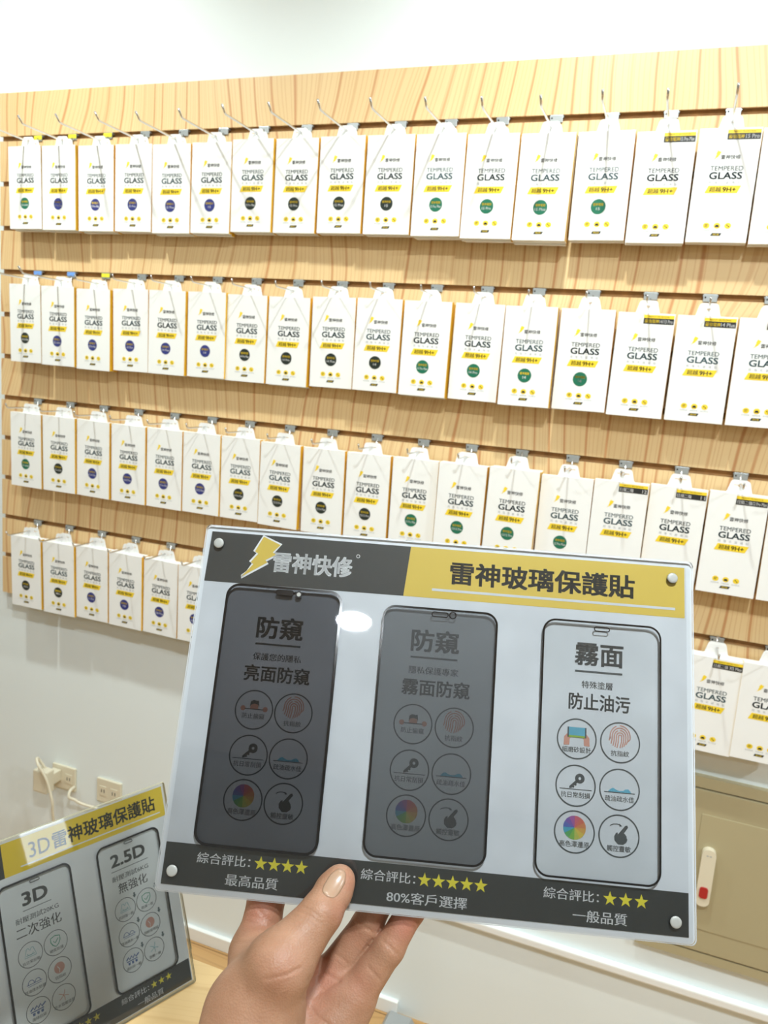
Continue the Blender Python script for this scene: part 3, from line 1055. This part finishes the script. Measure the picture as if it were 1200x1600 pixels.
# the three columns
SMALL = [(('peek', '防止偷窺'), '防窺', '保護您的隱私', '亮面防窺', (38.6, 66.9), (38.4, 67.6), (34.4, 73.8)),
         (('peek', '防止偷窺'), '防窺', '隱私保護專家', '霧面防窺', (131.9, 160.6), (131.8, 161.0), (128.4, 168.4)),
         (('phone', '細磨砂設計'), '霧面', '特殊塗層', '防止油污', (228.6, 257.0), (233.0, 250.8), (225.8, 261.2))]
CC = [(43.0, 66.4), (136.6, 160.6), (231.0, 255.6)]
I = Ink(297, 210, SY, 1e-4)
for (first, a, s, mm, ua, us, um), cc in zip(SMALL, CC):
    I.text(a, ua[0], 53.2, ua[1], 66.6, MT['txt'], 2, 0.024, 4)
    I.rect(ua[0] + .4, 69.4, ua[1] - .6, 70.5, MT['txt'], 2)
    I.text(s, us[0], 75.2, us[1], 79.6, MT['txt'], 2, 0.010, 3)
    I.text(mm, um[0], 82.4, um[1], 92.0, MT['txt'], 2, 0.020, 4)
    feature_circles(I, cc, (108.4, 134.0, 158.6), [first, ('finger', '抗指紋'), ('key', '抗日常刮損'), ('drops', '疏油疏水佳'), ('wheel', '高色澤還原'), ('tap', '觸控靈敏')])
I.build('column_lettering', sign)
# footer
I = Ink(297, 210, SY, 1e-4)
for (x0, x1), (s0, s1, n), (q0, q1, cap) in (((21.2, 51.6), (57.4, 80.4, 4), (38.6, 68.4, '最高品質')),
                                             ((114.0, 144.4), (149.4, 180.6, 5), (129.2, 173.6, '80%客戶選擇')),
                                             ((215.0, 245.2), (251.2, 268.2, 3), (231.2, 260.6, '一般品質'))):
    I.text('綜合評比：', x0, 188.2, x1, 194.0, MT['white'], 2, 0.008, 3)
    for k in range(n):
        I.star(s0 + (s1 - s0) * k / (n - 1), 191.2, 3.9, MT['star'])
    I.text(cap, q0, 198.0, q1, 204.2, MT['white'], 2, 0.012, 3)
I.build('footer_lettering', sign)
protector(sign, 18.3, 35.4, 88.8, 184.2, 0.0, MT['glass_dark'], 'glass_protector', 'dark', 'glossy dark privacy glass', bw=1.5)
protector(sign, 113.8, 40.6, 182.4, 181.6, 0.0, MT['glass_matte'], 'glass_protector', 'cam', 'matte dark privacy glass', bw=1.2)
protector(sign, 209.0, 40.8, 278.0, 182.8, 0.0, MT['glass_clear'], 'glass_protector', 'slot', 'clear matte glass', bw=1.1)
for u, v in ((9, 11.2), (284.8, 10.8), (8.6, 199.0), (286, 199.2)):
    q = MB()
    q.dome(((u - 148.5) / 1000, 0.0001, -(v - 105) / 1000), 0.0031, 0.0009, MT['screw'], 28)
    q.build('screw', sign)

# ------------------------------------------------------------------ the second sign, standing on the table
SX2 = (0.38310, 0.92370, 0.0)
UP2 = Vector((-0.3253, 0.1349, 0.9360))
UP2 = (UP2 - Vector(SX2) * UP2.dot(Vector(SX2))).normalized()
SX2 = Vector(SX2).normalized()
N2 = -(UP2.cross(SX2))
if N2.dot(CAM - Vector((1.0858, -0.9942, 0.8822))) < 0:
    N2 = -N2
st = empty('standing_acrylic_sign')
frame_of(st, SX2, UP2, N2, Vector((1.0858, -0.9942, 0.8822)))
st['label'] = 'acrylic stand with yellow header and phone outlines on the light wood table'
st['category'] = 'sign'
plate(297, 210, 2.5, 0.0, 0.0018, MT['acrylic'], 'front_plate', st, MT['acrylic_edge'])
I = Ink(297, 210, 0.0023, 1e-4)
I.rect(2.2, 2.4, 294.8, 207.6, MT['sheet2'], 0)
I.rect(3.4, 3.6, 127.0, 34.2, MT['slate'])
I.rect(127.0, 3.6, 293.6, 34.2, MT['head2'])
I.rect(3.4, 184.4, 293.6, 206.6, MT['slate'])
I.rect(142, 28.6, 288, 29.8, MT['sheet2'], 2)
I.build('printed_sheet', st)
tag(plate(297, 210, 2.5, 0.0027, 0.0042, MT['acrylic'], 'back_plate', st, MT['acrylic_edge']), 'clear back plate')
I = Ink(297, 210, 0.0023, 1e-4)
I.text('3D', 151, 10.5, 171, 25, MT['ink'], 2, 0.008, 3)
I.text('雷神玻璃保護貼', 173.5, 9.6, 283.5, 25.5, MT['ink'], 2, 0.020, 3)
I.build('header_lettering', st)


def shield_icon(I, u, v):
    P = [(u, v - 6), (u + 4.4, v - 4.6), (u + 4.4, v - 1), (u + 2.6, v + 2.2), (u, v + 4), (u - 2.6, v + 2.2), (u - 4.4, v - 1), (u - 4.4, v - 4.6)]
    I.stroke(P, .8, MT['green'], 2, True)
    I.stroke([(u - 2, v - 1.4), (u - .4, v + .6), (u + 2.6, v - 2.8)], .8, MT['green'], 2)


def cone_icon(I, u, v):
    I.stroke([(u - 5.4, v + 3), (u - 3, v - 4.6), (u - 1.4, v - 4.6), (u, v - 2.4), (u + 1.4, v - 4.6), (u + 3, v - 4.6), (u + 5.4, v + 3)], .55, MT['teal'], 2, True)
    I.arc(u, v - .2, 2.6, 2, 0, 180, .5, MT['teal'], 2)
    I.rect(u - 4, v + 1.2, u + 4, v + 1.7, MT['teal'], 2)


def domes_icon(I, u, v):
    I.arc(u - 3, v + 1, 2.8, 3.2, 180, 360, .55, MT['blue'], 2)
    I.arc(u + 3, v + 1, 2.4, 2.6, 180, 360, .55, MT['blue'], 2)
    I.rect(u - 7, v + 1, u + 7, v + 1.5, MT['blue'], 2)
    I.rect(u - 6, v + 2.6, u + 6, v + 3, MT['blue'], 2)


def zig_icon(I, u, v):
    I.stroke([(u - 7, v - 1), (u - 4.4, v - 3.4), (u - 3.6, v - 1), (u - 1, v - 3.6), (u, v - 1), (u + 2.4, v - 3.8), (u + 3.4, v - 1.2), (u + 7, v - 3.6)], 1.3, MT['blue'], 2)
    I.rect(u - 7, v, u + 5, v + .9, MT['blue'], 2)
    for k in range(3):
        I.poly([(u - 5.6 + 3.8 * k, v + 1.6), (u - 3 + 3.8 * k, v + 1.6), (u - 3.4 + 3.8 * k, v + 4), (u - 5.2 + 3.8 * k, v + 4)], MT['blue'], 2)


def spark_icon(I, u, v, mt):
    for a in (20, 80, 145, 215, 290):
        t = math.radians(a)
        I.stroke([(u, v - 1), (u + 2.4 * math.cos(t) + .5, v - 1 + 2.4 * math.sin(t)), (u + 5 * math.cos(t), v - 1 + 5 * math.sin(t))], .55, mt, 2)


I = Ink(297, 210, 0.0023, 1e-4)
for u0, big, mid, low, caps in ((117.5, '3D', '耐壓測試20KG', '二次強化', ('抗日常刮傷', '硬度防護', '疏油疏水防髒', '抗指紋', '邊緣抗碎', '防水電鍍塗層')),
                                (212.5, '2.5D', '耐壓測試6KG', '無強化', ('抗刮傷一般', '防護一般', '疏油疏水一般', '指紋易殘留', '邊抗碎一般', '塗層一般'))):
    cu = u0 + 34
    wb = 13 if big == '3D' else 20
    I.text(big, cu - wb, 52.5, cu + wb - 2, 65, MT['ink'], 2, 0.030, 3)
    I.rect(cu - wb - .5, 68.6, cu + wb, 69.2, MT['txt'], 2)
    I.text(mid, cu - 21, 73.4, cu + 19, 78.8, MT['txt'], 2, 0.010, 2)
    I.text(low, cu - (22 if len(low) == 4 else 16), 81.6, cu + (20 if len(low) == 4 else 16), 92, MT['ink'], 2, 0.010, 3)
    k = 0
    for v in (108.4, 133.4, 158.4):
        for u in (cu - 12.2, cu + 11.4):
            I.ring(u, v, 11, .6, MT['txt'], 2)
            if k == 0:
                cone_icon(I, u, v - 1.4)
            elif k == 1:
                shield_icon(I, u, v - .6)
            elif k == 2:
                domes_icon(I, u, v - 1)
            elif k == 3:
                I.disc(u, v - 2, 5, MT['pink'], 2, 24)
                I.stroke([(u - 2, v - 4), (u, v - 1), (u - .6, v + 2)], .6, MT['sheet2'], 3)
            elif k == 4:
                zig_icon(I, u, v - 1)
            else:
                spark_icon(I, u, v - .6, MT['pink'] if big == '3D' else MT['teal'])
            n = len(caps[k])
            I.text(caps[k], u - 1.5 * n - .6, v + 4.4, u + 1.5 * n + .6, v + 7.4, MT['txt'], 2, 0.008, 2)
            if big == '2.5D':
                a, c = u + 11.6, v - 9.8
                I.poly([(a - .9, c - 2.6), (a + .9, c - 2.6), (a + .9, c), (a + 2, c), (a, c + 2.8), (a - 2, c), (a - .9, c)], MT['navyink'], 2)
            k += 1
I.build('column_lettering', st)
I = Ink(297, 210, 0.0023, 1e-4)
for c0, n, cap in ((121, 5, '最高品質'), (216, 3, '一般品質')):
    I.text('綜合評比：', c0, 188.2, c0 + 30, 194, MT['white'], 2, 0.006, 2)
    for k in range(n):
        I.star(c0 + 36 + 8.3 * k, 191, 3.8, MT['star'])
    if n == 3:
        I.text(cap, c0 + 16, 198, c0 + 45, 204.2, MT['white'], 2, 0.010, 2)
I.build('footer_lettering', st)
for u0, u1, v0, lab in ((20, 90, 40.5, 'clear glass in the left column'), (117.0, 185.4, 40.5, 'clear glass in the middle column'), (212.2, 281.0, 40.5, 'clear glass in the right column')):
    protector(st, u0, v0, u1, 183.4, 0.0, MT['glass_clear'], 'glass_protector', 'slot', lab, bw=1.9)
# folded rear leg: falls straight from the top edge to the table
inv = st.matrix_world.inverted()
topL = st.matrix_world @ Vector((-0.1485, 0.004, 0.105))
topR = st.matrix_world @ Vector((0.1485, 0.004, 0.105))
footR = Vector((1.1440, -0.8330, TZ + 0.001))
footL = footR - SX2 * 0.297
off = (footR - topR).cross(SX2).normalized() * 0.002
b = MB()
Q = [topL, topR, footR, footL]
V = [inv @ p for p in Q] + [inv @ (p + off) for p in Q]
b.add(V, [(0, 1, 2, 3), (7, 6, 5, 4)], MT['acrylic'])
b.add(V, [(0, 4, 5, 1), (1, 5, 6, 2), (2, 6, 7, 3), (3, 7, 4, 0)], MT['acrylic_edge'])
leg = b.build('rear_leg', st)
fix_normals(leg)

# ------------------------------------------------------------------ the hand
J = {'W': (1.4354, -1.1967, 1.0133), 'E': (1.4726, -1.2732, 0.9055), 'cmc': (1.4158, -1.1974, 1.0894), 'mcp': (1.4239, -1.1846, 1.1308), 'ip': (1.4354, -1.1614, 1.1491), 'tipb': (1.4368, -1.1491, 1.1548), 'tip': (1.4384, -1.1458, 1.159), 'i0': (1.3967, -1.1577, 1.1081), 'i1': (1.3925, -1.1411, 1.1316), 'i2': (1.3869, -1.1317, 1.1608), 'i3': (1.3832, -1.1243, 1.1822), 'm0': (1.4138, -1.1475, 1.0945), 'm1': (1.4216, -1.1306, 1.1262), 'm2': (1.4286, -1.12, 1.1585), 'm3': (1.4315, -1.1109, 1.1794), 'r0': (1.4319, -1.1354, 1.0858), 'r1': (1.4488, -1.1234, 1.1211), 'r2': (1.4572, -1.1146, 1.1459), 'r3': (1.4625, -1.1079, 1.1666), 'p0': (1.4491, -1.142, 1.0862), 'p1': (1.4647, -1.13, 1.1156), 'p2': (1.4723, -1.1184, 1.1347), 'p3': (1.4775, -1.1107, 1.1511), 'hyp': (1.4332, -1.1663, 1.0592), 'then': (1.4135, -1.1883, 1.1021)}
J = {k: np.array(v) for k, v in J.items()}
# chains: (point, radius) pairs blended smoothly; one group per limb so neighbouring fingers stay apart
PALM = [('W', .0235, 'E', .030), ('W', .0215, 'cmc', .0245), ('cmc', .0245, 'then', .0245), ('then', .0225, 'mcp', .0165),
        ('W', .019, 'i0', .0125), ('W', .019, 'm0', .0125), ('W', .019, 'r0', .0125), ('W', .018, 'p0', .0110), ('hyp', .018, 'p0', .0110), ('hyp', .018, 'W', .021), ('i0', .0125, 'then', .014), ('i0', .0100, 'mcp', .0095)]
LIMBS = [[('mcp', .0160, 'ip', .0108), ('ip', .0108, 'tipb', .0098), ('tipb', .0098, 'tip', .0084)],
         [('i0', .0125, 'i1', .0103), ('i1', .0103, 'i2', .0088), ('i2', .0085, 'i3', .0074)],
         [('m0', .0125, 'm1', .0096), ('m1', .0096, 'm2', .0085), ('m2', .0085, 'm3', .0074)],
         [('r0', .0118, 'r1', .0087), ('r1', .0087, 'r2', .0079), ('r2', .0080, 'r3', .0070)],
         [('p0', .0112, 'p1', .0084), ('p1', .0084, 'p2', .0077), ('p2', .0078, 'p3', .0066)]]


def cone_sdf(Pt, a, ra, bq, rb):
    ab = bq - a
    t = np.clip(((Pt - a) @ ab) / (ab @ ab), 0, 1)
    return np.linalg.norm(Pt - a - t[:, None] * ab, axis=1) - (ra + (rb - ra) * t)


def smin(a, c, k):
    h = np.clip(0.5 + 0.5 * (c - a) / k, 0, 1)
    return c * (1 - h) + a * h - k * h * (1 - h)


def hand_sdf(Pt):
    D = None
    for a, ra, c, rb in PALM:
        s = cone_sdf(Pt, J[a], ra, J[c], rb)
        D = s if D is None else smin(s, D, 0.010)
    for li, limb in enumerate(LIMBS):
        F = None
        for a, ra, c, rb in limb:
            s = cone_sdf(Pt, J[a], ra, J[c], rb)
            F = s if F is None else smin(s, F, 0.003)
        if li == 0:
            thumb = F
        else:
            fing = F if li == 1 else smin(F, fing, 0.0006)
    return smin(thumb, smin(fing, D, 0.0045), 0.0055)


def surface_nets(fn, lo, hi, h):
    n = [int(math.ceil((hi[i] - lo[i]) / h)) + 1 for i in range(3)]
    ax = [lo[i] + h * np.arange(n[i]) for i in range(3)]
    G = np.empty(n, dtype=np.float64)
    yy, zz = np.meshgrid(ax[1], ax[2], indexing='ij')
    for i, x in enumerate(ax[0]):
        Pt = np.stack([np.full(yy.size, x), yy.ravel(), zz.ravel()], 1)
        G[i] = fn(Pt).reshape(n[1], n[2])
    sgn = G < 0
    cor = np.zeros([k - 1 for k in n], dtype=int)
    for dx in (0, 1):
        for dy in (0, 1):
            for dz in (0, 1):
                cor += sgn[dx:n[0] - 1 + dx, dy:n[1] - 1 + dy, dz:n[2] - 1 + dz]
    act = (cor > 0) & (cor < 8)
    idx = -np.ones(act.shape, dtype=int)
    cells = np.argwhere(act)
    idx[act] = np.arange(len(cells))
    acc = np.zeros((len(cells), 3))
    cnt = np.zeros(len(cells))
    for axis in range(3):
        o1, o2 = [q for q in range(3) if q != axis]
        for a in (0, 1):
            for c in (0, 1):
                p0 = cells.copy()
                p0[:, o1] += a
                p0[:, o2] += c
                p1 = p0.copy()
                p1[:, axis] += 1
                g0 = G[tuple(p0.T)]
                g1 = G[tuple(p1.T)]
                cr = (g0 < 0) != (g1 < 0)
                t = np.where(cr, g0 / np.where(cr, g0 - g1, 1), 0)
                pt = p0 + 0.0
                pt[:, axis] += t
                acc[cr] += pt[cr]
                cnt[cr] += 1
    V = np.array(lo) + h * acc / cnt[:, None]
    F = []
    for axis in range(3):
        o1, o2 = (axis + 1) % 3, (axis + 2) % 3
        a0 = [slice(None)] * 3
        a1 = [slice(None)] * 3
        a0[axis] = slice(0, -1)
        a1[axis] = slice(1, None)
        s0, s1 = sgn[tuple(a0)], sgn[tuple(a1)]
        for e in np.argwhere(s0 != s1):
            if e[o1] == 0 or e[o2] == 0 or e[o1] >= n[o1] - 1 or e[o2] >= n[o2] - 1:
                continue
            q = []
            for da, db in ((1, 1), (0, 1), (0, 0), (1, 0)):
                c = e.copy()
                c[o1] -= da
                c[o2] -= db
                q.append(idx[tuple(c)])
            if min(q) < 0:
                continue
            F.append(q if s0[tuple(e)] else q[::-1])
    return V, F


allp = np.array(list(J.values()))
lo, hi = allp.min(0) - 0.036, allp.max(0) + 0.030
HV, HF = surface_nets(hand_sdf, lo, hi, 0.0010)
me = bpy.data.meshes.new('hand')
me.from_pydata([tuple(p) for p in HV], [], HF)
me.polygons.foreach_set('use_smooth', [True] * len(me.polygons))
me.update()
bm = bmesh.new()
bm.from_mesh(me)
for _ in range(3):
    bmesh.ops.smooth_vert(bm, verts=bm.verts, factor=0.5, use_axis_x=True, use_axis_y=True, use_axis_z=True)
bmesh.ops.recalc_face_normals(bm, faces=bm.faces)
bm.to_mesh(me)
bm.free()
# skin folds: shallow grooves along lines lying on the surface: (points, depth, half width)
#C0
CREASES = [
    ([(1.427, -1.169, 1.1552), (1.4296, -1.1702, 1.156), (1.4319, -1.1709, 1.1563), (1.434, -1.1712, 1.1563), (1.4358, -1.1715, 1.1558), (1.4375, -1.1717, 1.1552), (1.4391, -1.1716, 1.1544)], 0.0007, 0.0009),
    ([(1.4253, -1.1708, 1.1536), (1.4282, -1.1722, 1.1546), (1.4308, -1.1728, 1.155), (1.4331, -1.173, 1.155), (1.4355, -1.1733, 1.1544), (1.4378, -1.1733, 1.1535), (1.4399, -1.1728, 1.1523)], 0.0009, 0.001),
    ([(1.4245, -1.1738, 1.1524), (1.4279, -1.1751, 1.1534), (1.431, -1.1754, 1.1537), (1.4337, -1.1753, 1.1535), (1.4358, -1.1754, 1.1528), (1.4378, -1.1751, 1.1519), (1.4396, -1.1746, 1.1508)], 0.0005, 0.0009),
    ([(1.4253, -1.2014, 1.1363), (1.4268, -1.201, 1.137), (1.4282, -1.2005, 1.1375), (1.4296, -1.1998, 1.1379), (1.4314, -1.1988, 1.1384), (1.4331, -1.1976, 1.1387), (1.4347, -1.1963, 1.1388), (1.4361, -1.1943, 1.1391), (1.4374, -1.1923, 1.1393), (1.4387, -1.19, 1.1392)], 0.0011, 0.0009),
    ([(1.4312, -1.2002, 1.1352), (1.4329, -1.1991, 1.1357), (1.4345, -1.1979, 1.136), (1.4361, -1.1964, 1.1362)], 0.0003, 0.0008),
    ([(1.4389, -1.1836, 1.1169), (1.43, -1.1577, 1.089), (1.433, -1.159, 1.0877), (1.4362, -1.1609, 1.087), (1.439, -1.1616, 1.0869), (1.4418, -1.1621, 1.0866), (1.4445, -1.1624, 1.0861)], 0.001, 0.0013),
    ([(1.4415, -1.1868, 1.1313), (1.428, -1.1482, 1.0977), (1.4297, -1.1447, 1.097), (1.4322, -1.1434, 1.0983), (1.4356, -1.1439, 1.0981), (1.4389, -1.1444, 1.098), (1.4424, -1.1456, 1.0984)], 0.0009, 0.0012),
    ([(1.4303, -1.1547, 1.0903), (1.4324, -1.152, 1.0911), (1.4348, -1.1499, 1.0926), (1.4374, -1.1482, 1.0945), (1.439, -1.1473, 1.0958), (1.4407, -1.1465, 1.0971), (1.4424, -1.1456, 1.0984)], 0.0006, 0.0012),
    ([(1.4623, -1.135, 1.1231), (1.4641, -1.1358, 1.123), (1.4657, -1.1362, 1.1226), (1.4673, -1.1364, 1.1219), (1.4687, -1.1364, 1.121), (1.4699, -1.1363, 1.12), (1.4711, -1.1358, 1.1187)], 0.0008, 0.001),
    ([(1.4573, -1.1421, 1.11), (1.459, -1.1426, 1.1094), (1.4606, -1.1428, 1.1087), (1.4622, -1.1428, 1.1077), (1.463, -1.1427, 1.1068), (1.4638, -1.1424, 1.1058), (1.4646, -1.142, 1.1047)], 0.0007, 0.0011),
    ([(1.4442, -1.1304, 1.1255), (1.4467, -1.1314, 1.1258), (1.4491, -1.1318, 1.1255), (1.4513, -1.1317, 1.1249), (1.4526, -1.1316, 1.1241), (1.4538, -1.1312, 1.1232), (1.4549, -1.1306, 1.122)], 0.0007, 0.001),
    ([(1.4337, -1.1366, 1.1073), (1.436, -1.1378, 1.1077), (1.4381, -1.1385, 1.1076), (1.4401, -1.1389, 1.1072), (1.4415, -1.1391, 1.1066), (1.4429, -1.1391, 1.1057), (1.4442, -1.1389, 1.1047)], 0.0006, 0.0011),
    ([(1.3941, -1.1538, 1.1324), (1.3961, -1.1544, 1.1313), (1.3979, -1.1548, 1.13), (1.3997, -1.1551, 1.1286), (1.4018, -1.1543, 1.1274), (1.4037, -1.1531, 1.1259), (1.4194, -1.18, 1.1487)], 0.0008, 0.001),
    ([(1.3901, -1.158, 1.126), (1.3927, -1.1586, 1.1266), (1.395, -1.1588, 1.1268), (1.3971, -1.1586, 1.1268), (1.3994, -1.1578, 1.1268), (1.4014, -1.1566, 1.1265), (1.4032, -1.155, 1.1258)], 0.0005, 0.001),
    ([(1.3857, -1.1541, 1.1258), (1.3893, -1.156, 1.1278), (1.392, -1.1566, 1.1287), (1.3945, -1.1565, 1.1291), (1.3963, -1.1565, 1.1288), (1.398, -1.1563, 1.1284), (1.3996, -1.156, 1.1278)], 0.0004, 0.0009),
    ([(1.3903, -1.1647, 1.1215), (1.3936, -1.1652, 1.1231), (1.3966, -1.1652, 1.1245), (1.3996, -1.1651, 1.1257), (1.4009, -1.1628, 1.1258), (1.4132, -1.1818, 1.1448), (1.4153, -1.1812, 1.1463)], 0.0004, 0.001),
    ([(1.3875, -1.1665, 1.1178), (1.391, -1.168, 1.1201), (1.3943, -1.1692, 1.1222), (1.3975, -1.1705, 1.1242)], 0.0004, 0.001)]
#C1
#F0
FLUSH = [
    ((1.3937, -1.1532, 1.1332), 0.012, 0.8),
    ((1.4734, -1.1281, 1.1327), 0.011, 1.0),
    ((1.4587, -1.1246, 1.1266), 0.009, 0.5),
    ((1.4333, -1.1454, 1.0962), 0.012, 0.75),
    ((1.4308, -1.1555, 1.0897), 0.012, 0.5),
    ((1.4465, -1.161, 1.1524), 0.007, 0.5),
    ((1.4334, -1.1962, 1.1403), 0.011, 0.25),
    ((1.4456, -1.1493, 1.1621), 0.006, 0.5),
    ((1.454, -1.1464, 1.1021), 0.01, 0.4),
    ((1.4461, -1.1338, 1.1192), 0.01, 0.3)]
#F1
nv = len(me.vertices)
co = np.empty(nv * 3)
me.vertices.foreach_get('co', co)
co = co.reshape(-1, 3)
no = np.empty(nv * 3)
me.vertices.foreach_get('normal', no)
no = no.reshape(-1, 3)
disp = np.zeros(nv)
for pts, dep, wid in CREASES:
    dm = np.full(nv, 9.0)
    for a, c in zip(pts[:-1], pts[1:]):
        dm = np.minimum(dm, cone_sdf(co, np.array(a), 0, np.array(c), 0))
    disp += 0.5 * dep * (-np.exp(-(dm / (0.8 * wid)) ** 2) + 0.06 * np.exp(-((dm - 2.2 * wid) / (1.2 * wid)) ** 2))
co = co + no * disp[:, None]
me.vertices.foreach_set('co', co.ravel())
fl = np.zeros(nv)
for p, rad, amt in FLUSH:
    fl = np.maximum(fl, 0.75 * amt * np.exp(-(np.linalg.norm(co - np.array(p), axis=1) / rad) ** 2))
ca = me.color_attributes.new('flush', 'FLOAT_COLOR', 'POINT')
ca.data.foreach_set('color', np.stack([fl, fl, fl, np.ones(nv)], 1).ravel())
me.update()
me.materials.append(MT['skin'])
hand = link('hand', me)
tag(hand, 'left hand gripping the bottom edge of the acrylic sign, thumb in front', 'hand')

# thumb nail: a curved plate on the outer side of the thumb tip
ax = J['tip'] - J['ip']
ax = ax / np.linalg.norm(ax)
#N0
def grad(p):
    e = 1e-4
    g = np.array([hand_sdf((p + np.eye(3)[i] * e)[None])[0] - hand_sdf((p - np.eye(3)[i] * e)[None])[0] for i in range(3)])
    return g / np.linalg.norm(g)


nc = np.array((1.43890, -1.15581, 1.16285))
ng = grad(nc)
ax = ax - ng * (ax @ ng)
ax /= np.linalg.norm(ax)
sd = np.cross(ax, ng)
nu, nw = 14, 10
V, F = [], []
for i in range(nu + 1):
    a = -1 + 2 * i / nu
    wd = 0.0049 * (1 - abs(a) ** 3.2 * (0.42 if a > 0 else 0.30)) ** 1.0
    for k in range(nw + 1):
        e = -1 + 2 * k / nw
        # rounded free edge and rounded root
        al = 0.0008 + a * 0.0078 * (1 - 0.16 * e * e * abs(a))
        p = nc + ax * al + sd * (e * wd) + ng * 0.004
        for _ in range(14):
            p = p - ng * hand_sdf(p[None])[0] * 0.9
        lift = 0.0004 * (1 - abs(e) ** 4) * (1 if a > -0.7 else 0.5) - 0.0002 * (abs(e) > 0.85) + 0.0001
        V.append(p + grad(p) * lift + ax * (0.0008 if i == nu else 0))
for i in range(nu):
    for k in range(nw):
        q = i * (nw + 1) + k
        F.append((q, q + 1, q + nw + 2, q + nw + 1))
b = MB()
b.add([tuple(p) for p in V], F, MT['nail'], True)
nail = b.build('thumb_nail', hand)
so = nail.modifiers.new('thickness', 'SOLIDIFY')
so.thickness = 0.0005
tag(nail, 'pale pink thumb nail')
#N1

# ------------------------------------------------------------------ lamps
for x in LAMP_X:
    l = bpy.data.lights.new('spot', 'SPOT')
    l.energy = SPOT_W * {-1.0: 0.35, 2.52: 0.35}.get(x, 1.0)
    l.color = SPOT_COL
    l.spot_size = math.radians(126)
    l.spot_blend = 1.0
    l.shadow_soft_size = 0.030
    lo_ = bpy.data.objects.new('track_spot_light', l)
    COL.objects.link(lo_)
    lo_.location = (x, LAMP_Y, LAMP_Z)
    tgt = Vector((x, 0.0, 0.95))
    dirv = (tgt - lo_.location).normalized()
    lo_.rotation_euler = dirv.to_track_quat('-Z', 'Y').to_euler()
    head = empty('track_spotlight', (x, LAMP_Y, CEIL))
    q = MB()
    c0 = Vector((0, 0, LAMP_Z - CEIL))
    q.tube([c0 - dirv * 0.09, c0 - dirv * 0.085, c0 - dirv * 0.006], [0.02, 0.036, 0.036], MT['lampshell'], 20)
    q.tube([(0, 0, 0), (0, 0, -0.05)], 0.010, MT['lampshell'], 10)
    q.build('lamp_head', head)
    tag(head, 'white track spotlight on the ceiling above the board, %s from the left' % ORD[LAMP_X.index(x)], 'spotlight', 'spotlights above the board')
for k, (x, y, watts) in enumerate(DOWNLIGHTS_AND_FILL):  # all but the first are added fill lamps given a downlight fitting
    l = bpy.data.lights.new('downlight', 'AREA')
    l.shape = 'DISK'
    l.size = 0.135
    l.energy = watts
    l.color = DOWN_COL
    lo_ = bpy.data.objects.new('downlight_or_fill_lamp', l)
    COL.objects.link(lo_)
    lo_.location = (x, y, CEIL - 0.012)
    fx = empty('ceiling_downlight_or_fill', (x, y, CEIL))
    q = MB()
    n = 36
    V = []
    for rr, zz in ((0.085, 0.0), (0.085, -0.004), (0.070, -0.008), (0.068, -0.003)):
        V += [(rr * math.cos(2 * math.pi * a / n), rr * math.sin(2 * math.pi * a / n), zz) for a in range(n)]
    q.add(V, [(i * n + a, i * n + (a + 1) % n, (i + 1) * n + (a + 1) % n, (i + 1) * n + a) for i in range(3) for a in range(n)], MT['lampshell'], True)
    q.build('trim_ring', fx)
    q = MB()
    q.add([(0.068 * math.cos(2 * math.pi * a / n), 0.068 * math.sin(2 * math.pi * a / n), -0.004) for a in range(n)], [list(range(n))], MT['lamp'])
    q.build('lens', fx)
    tag(fx, 'round white ceiling downlight, set mostly added as fill behind the viewer, %s of them' % ORD[k], 'downlight', 'ceiling downlights')
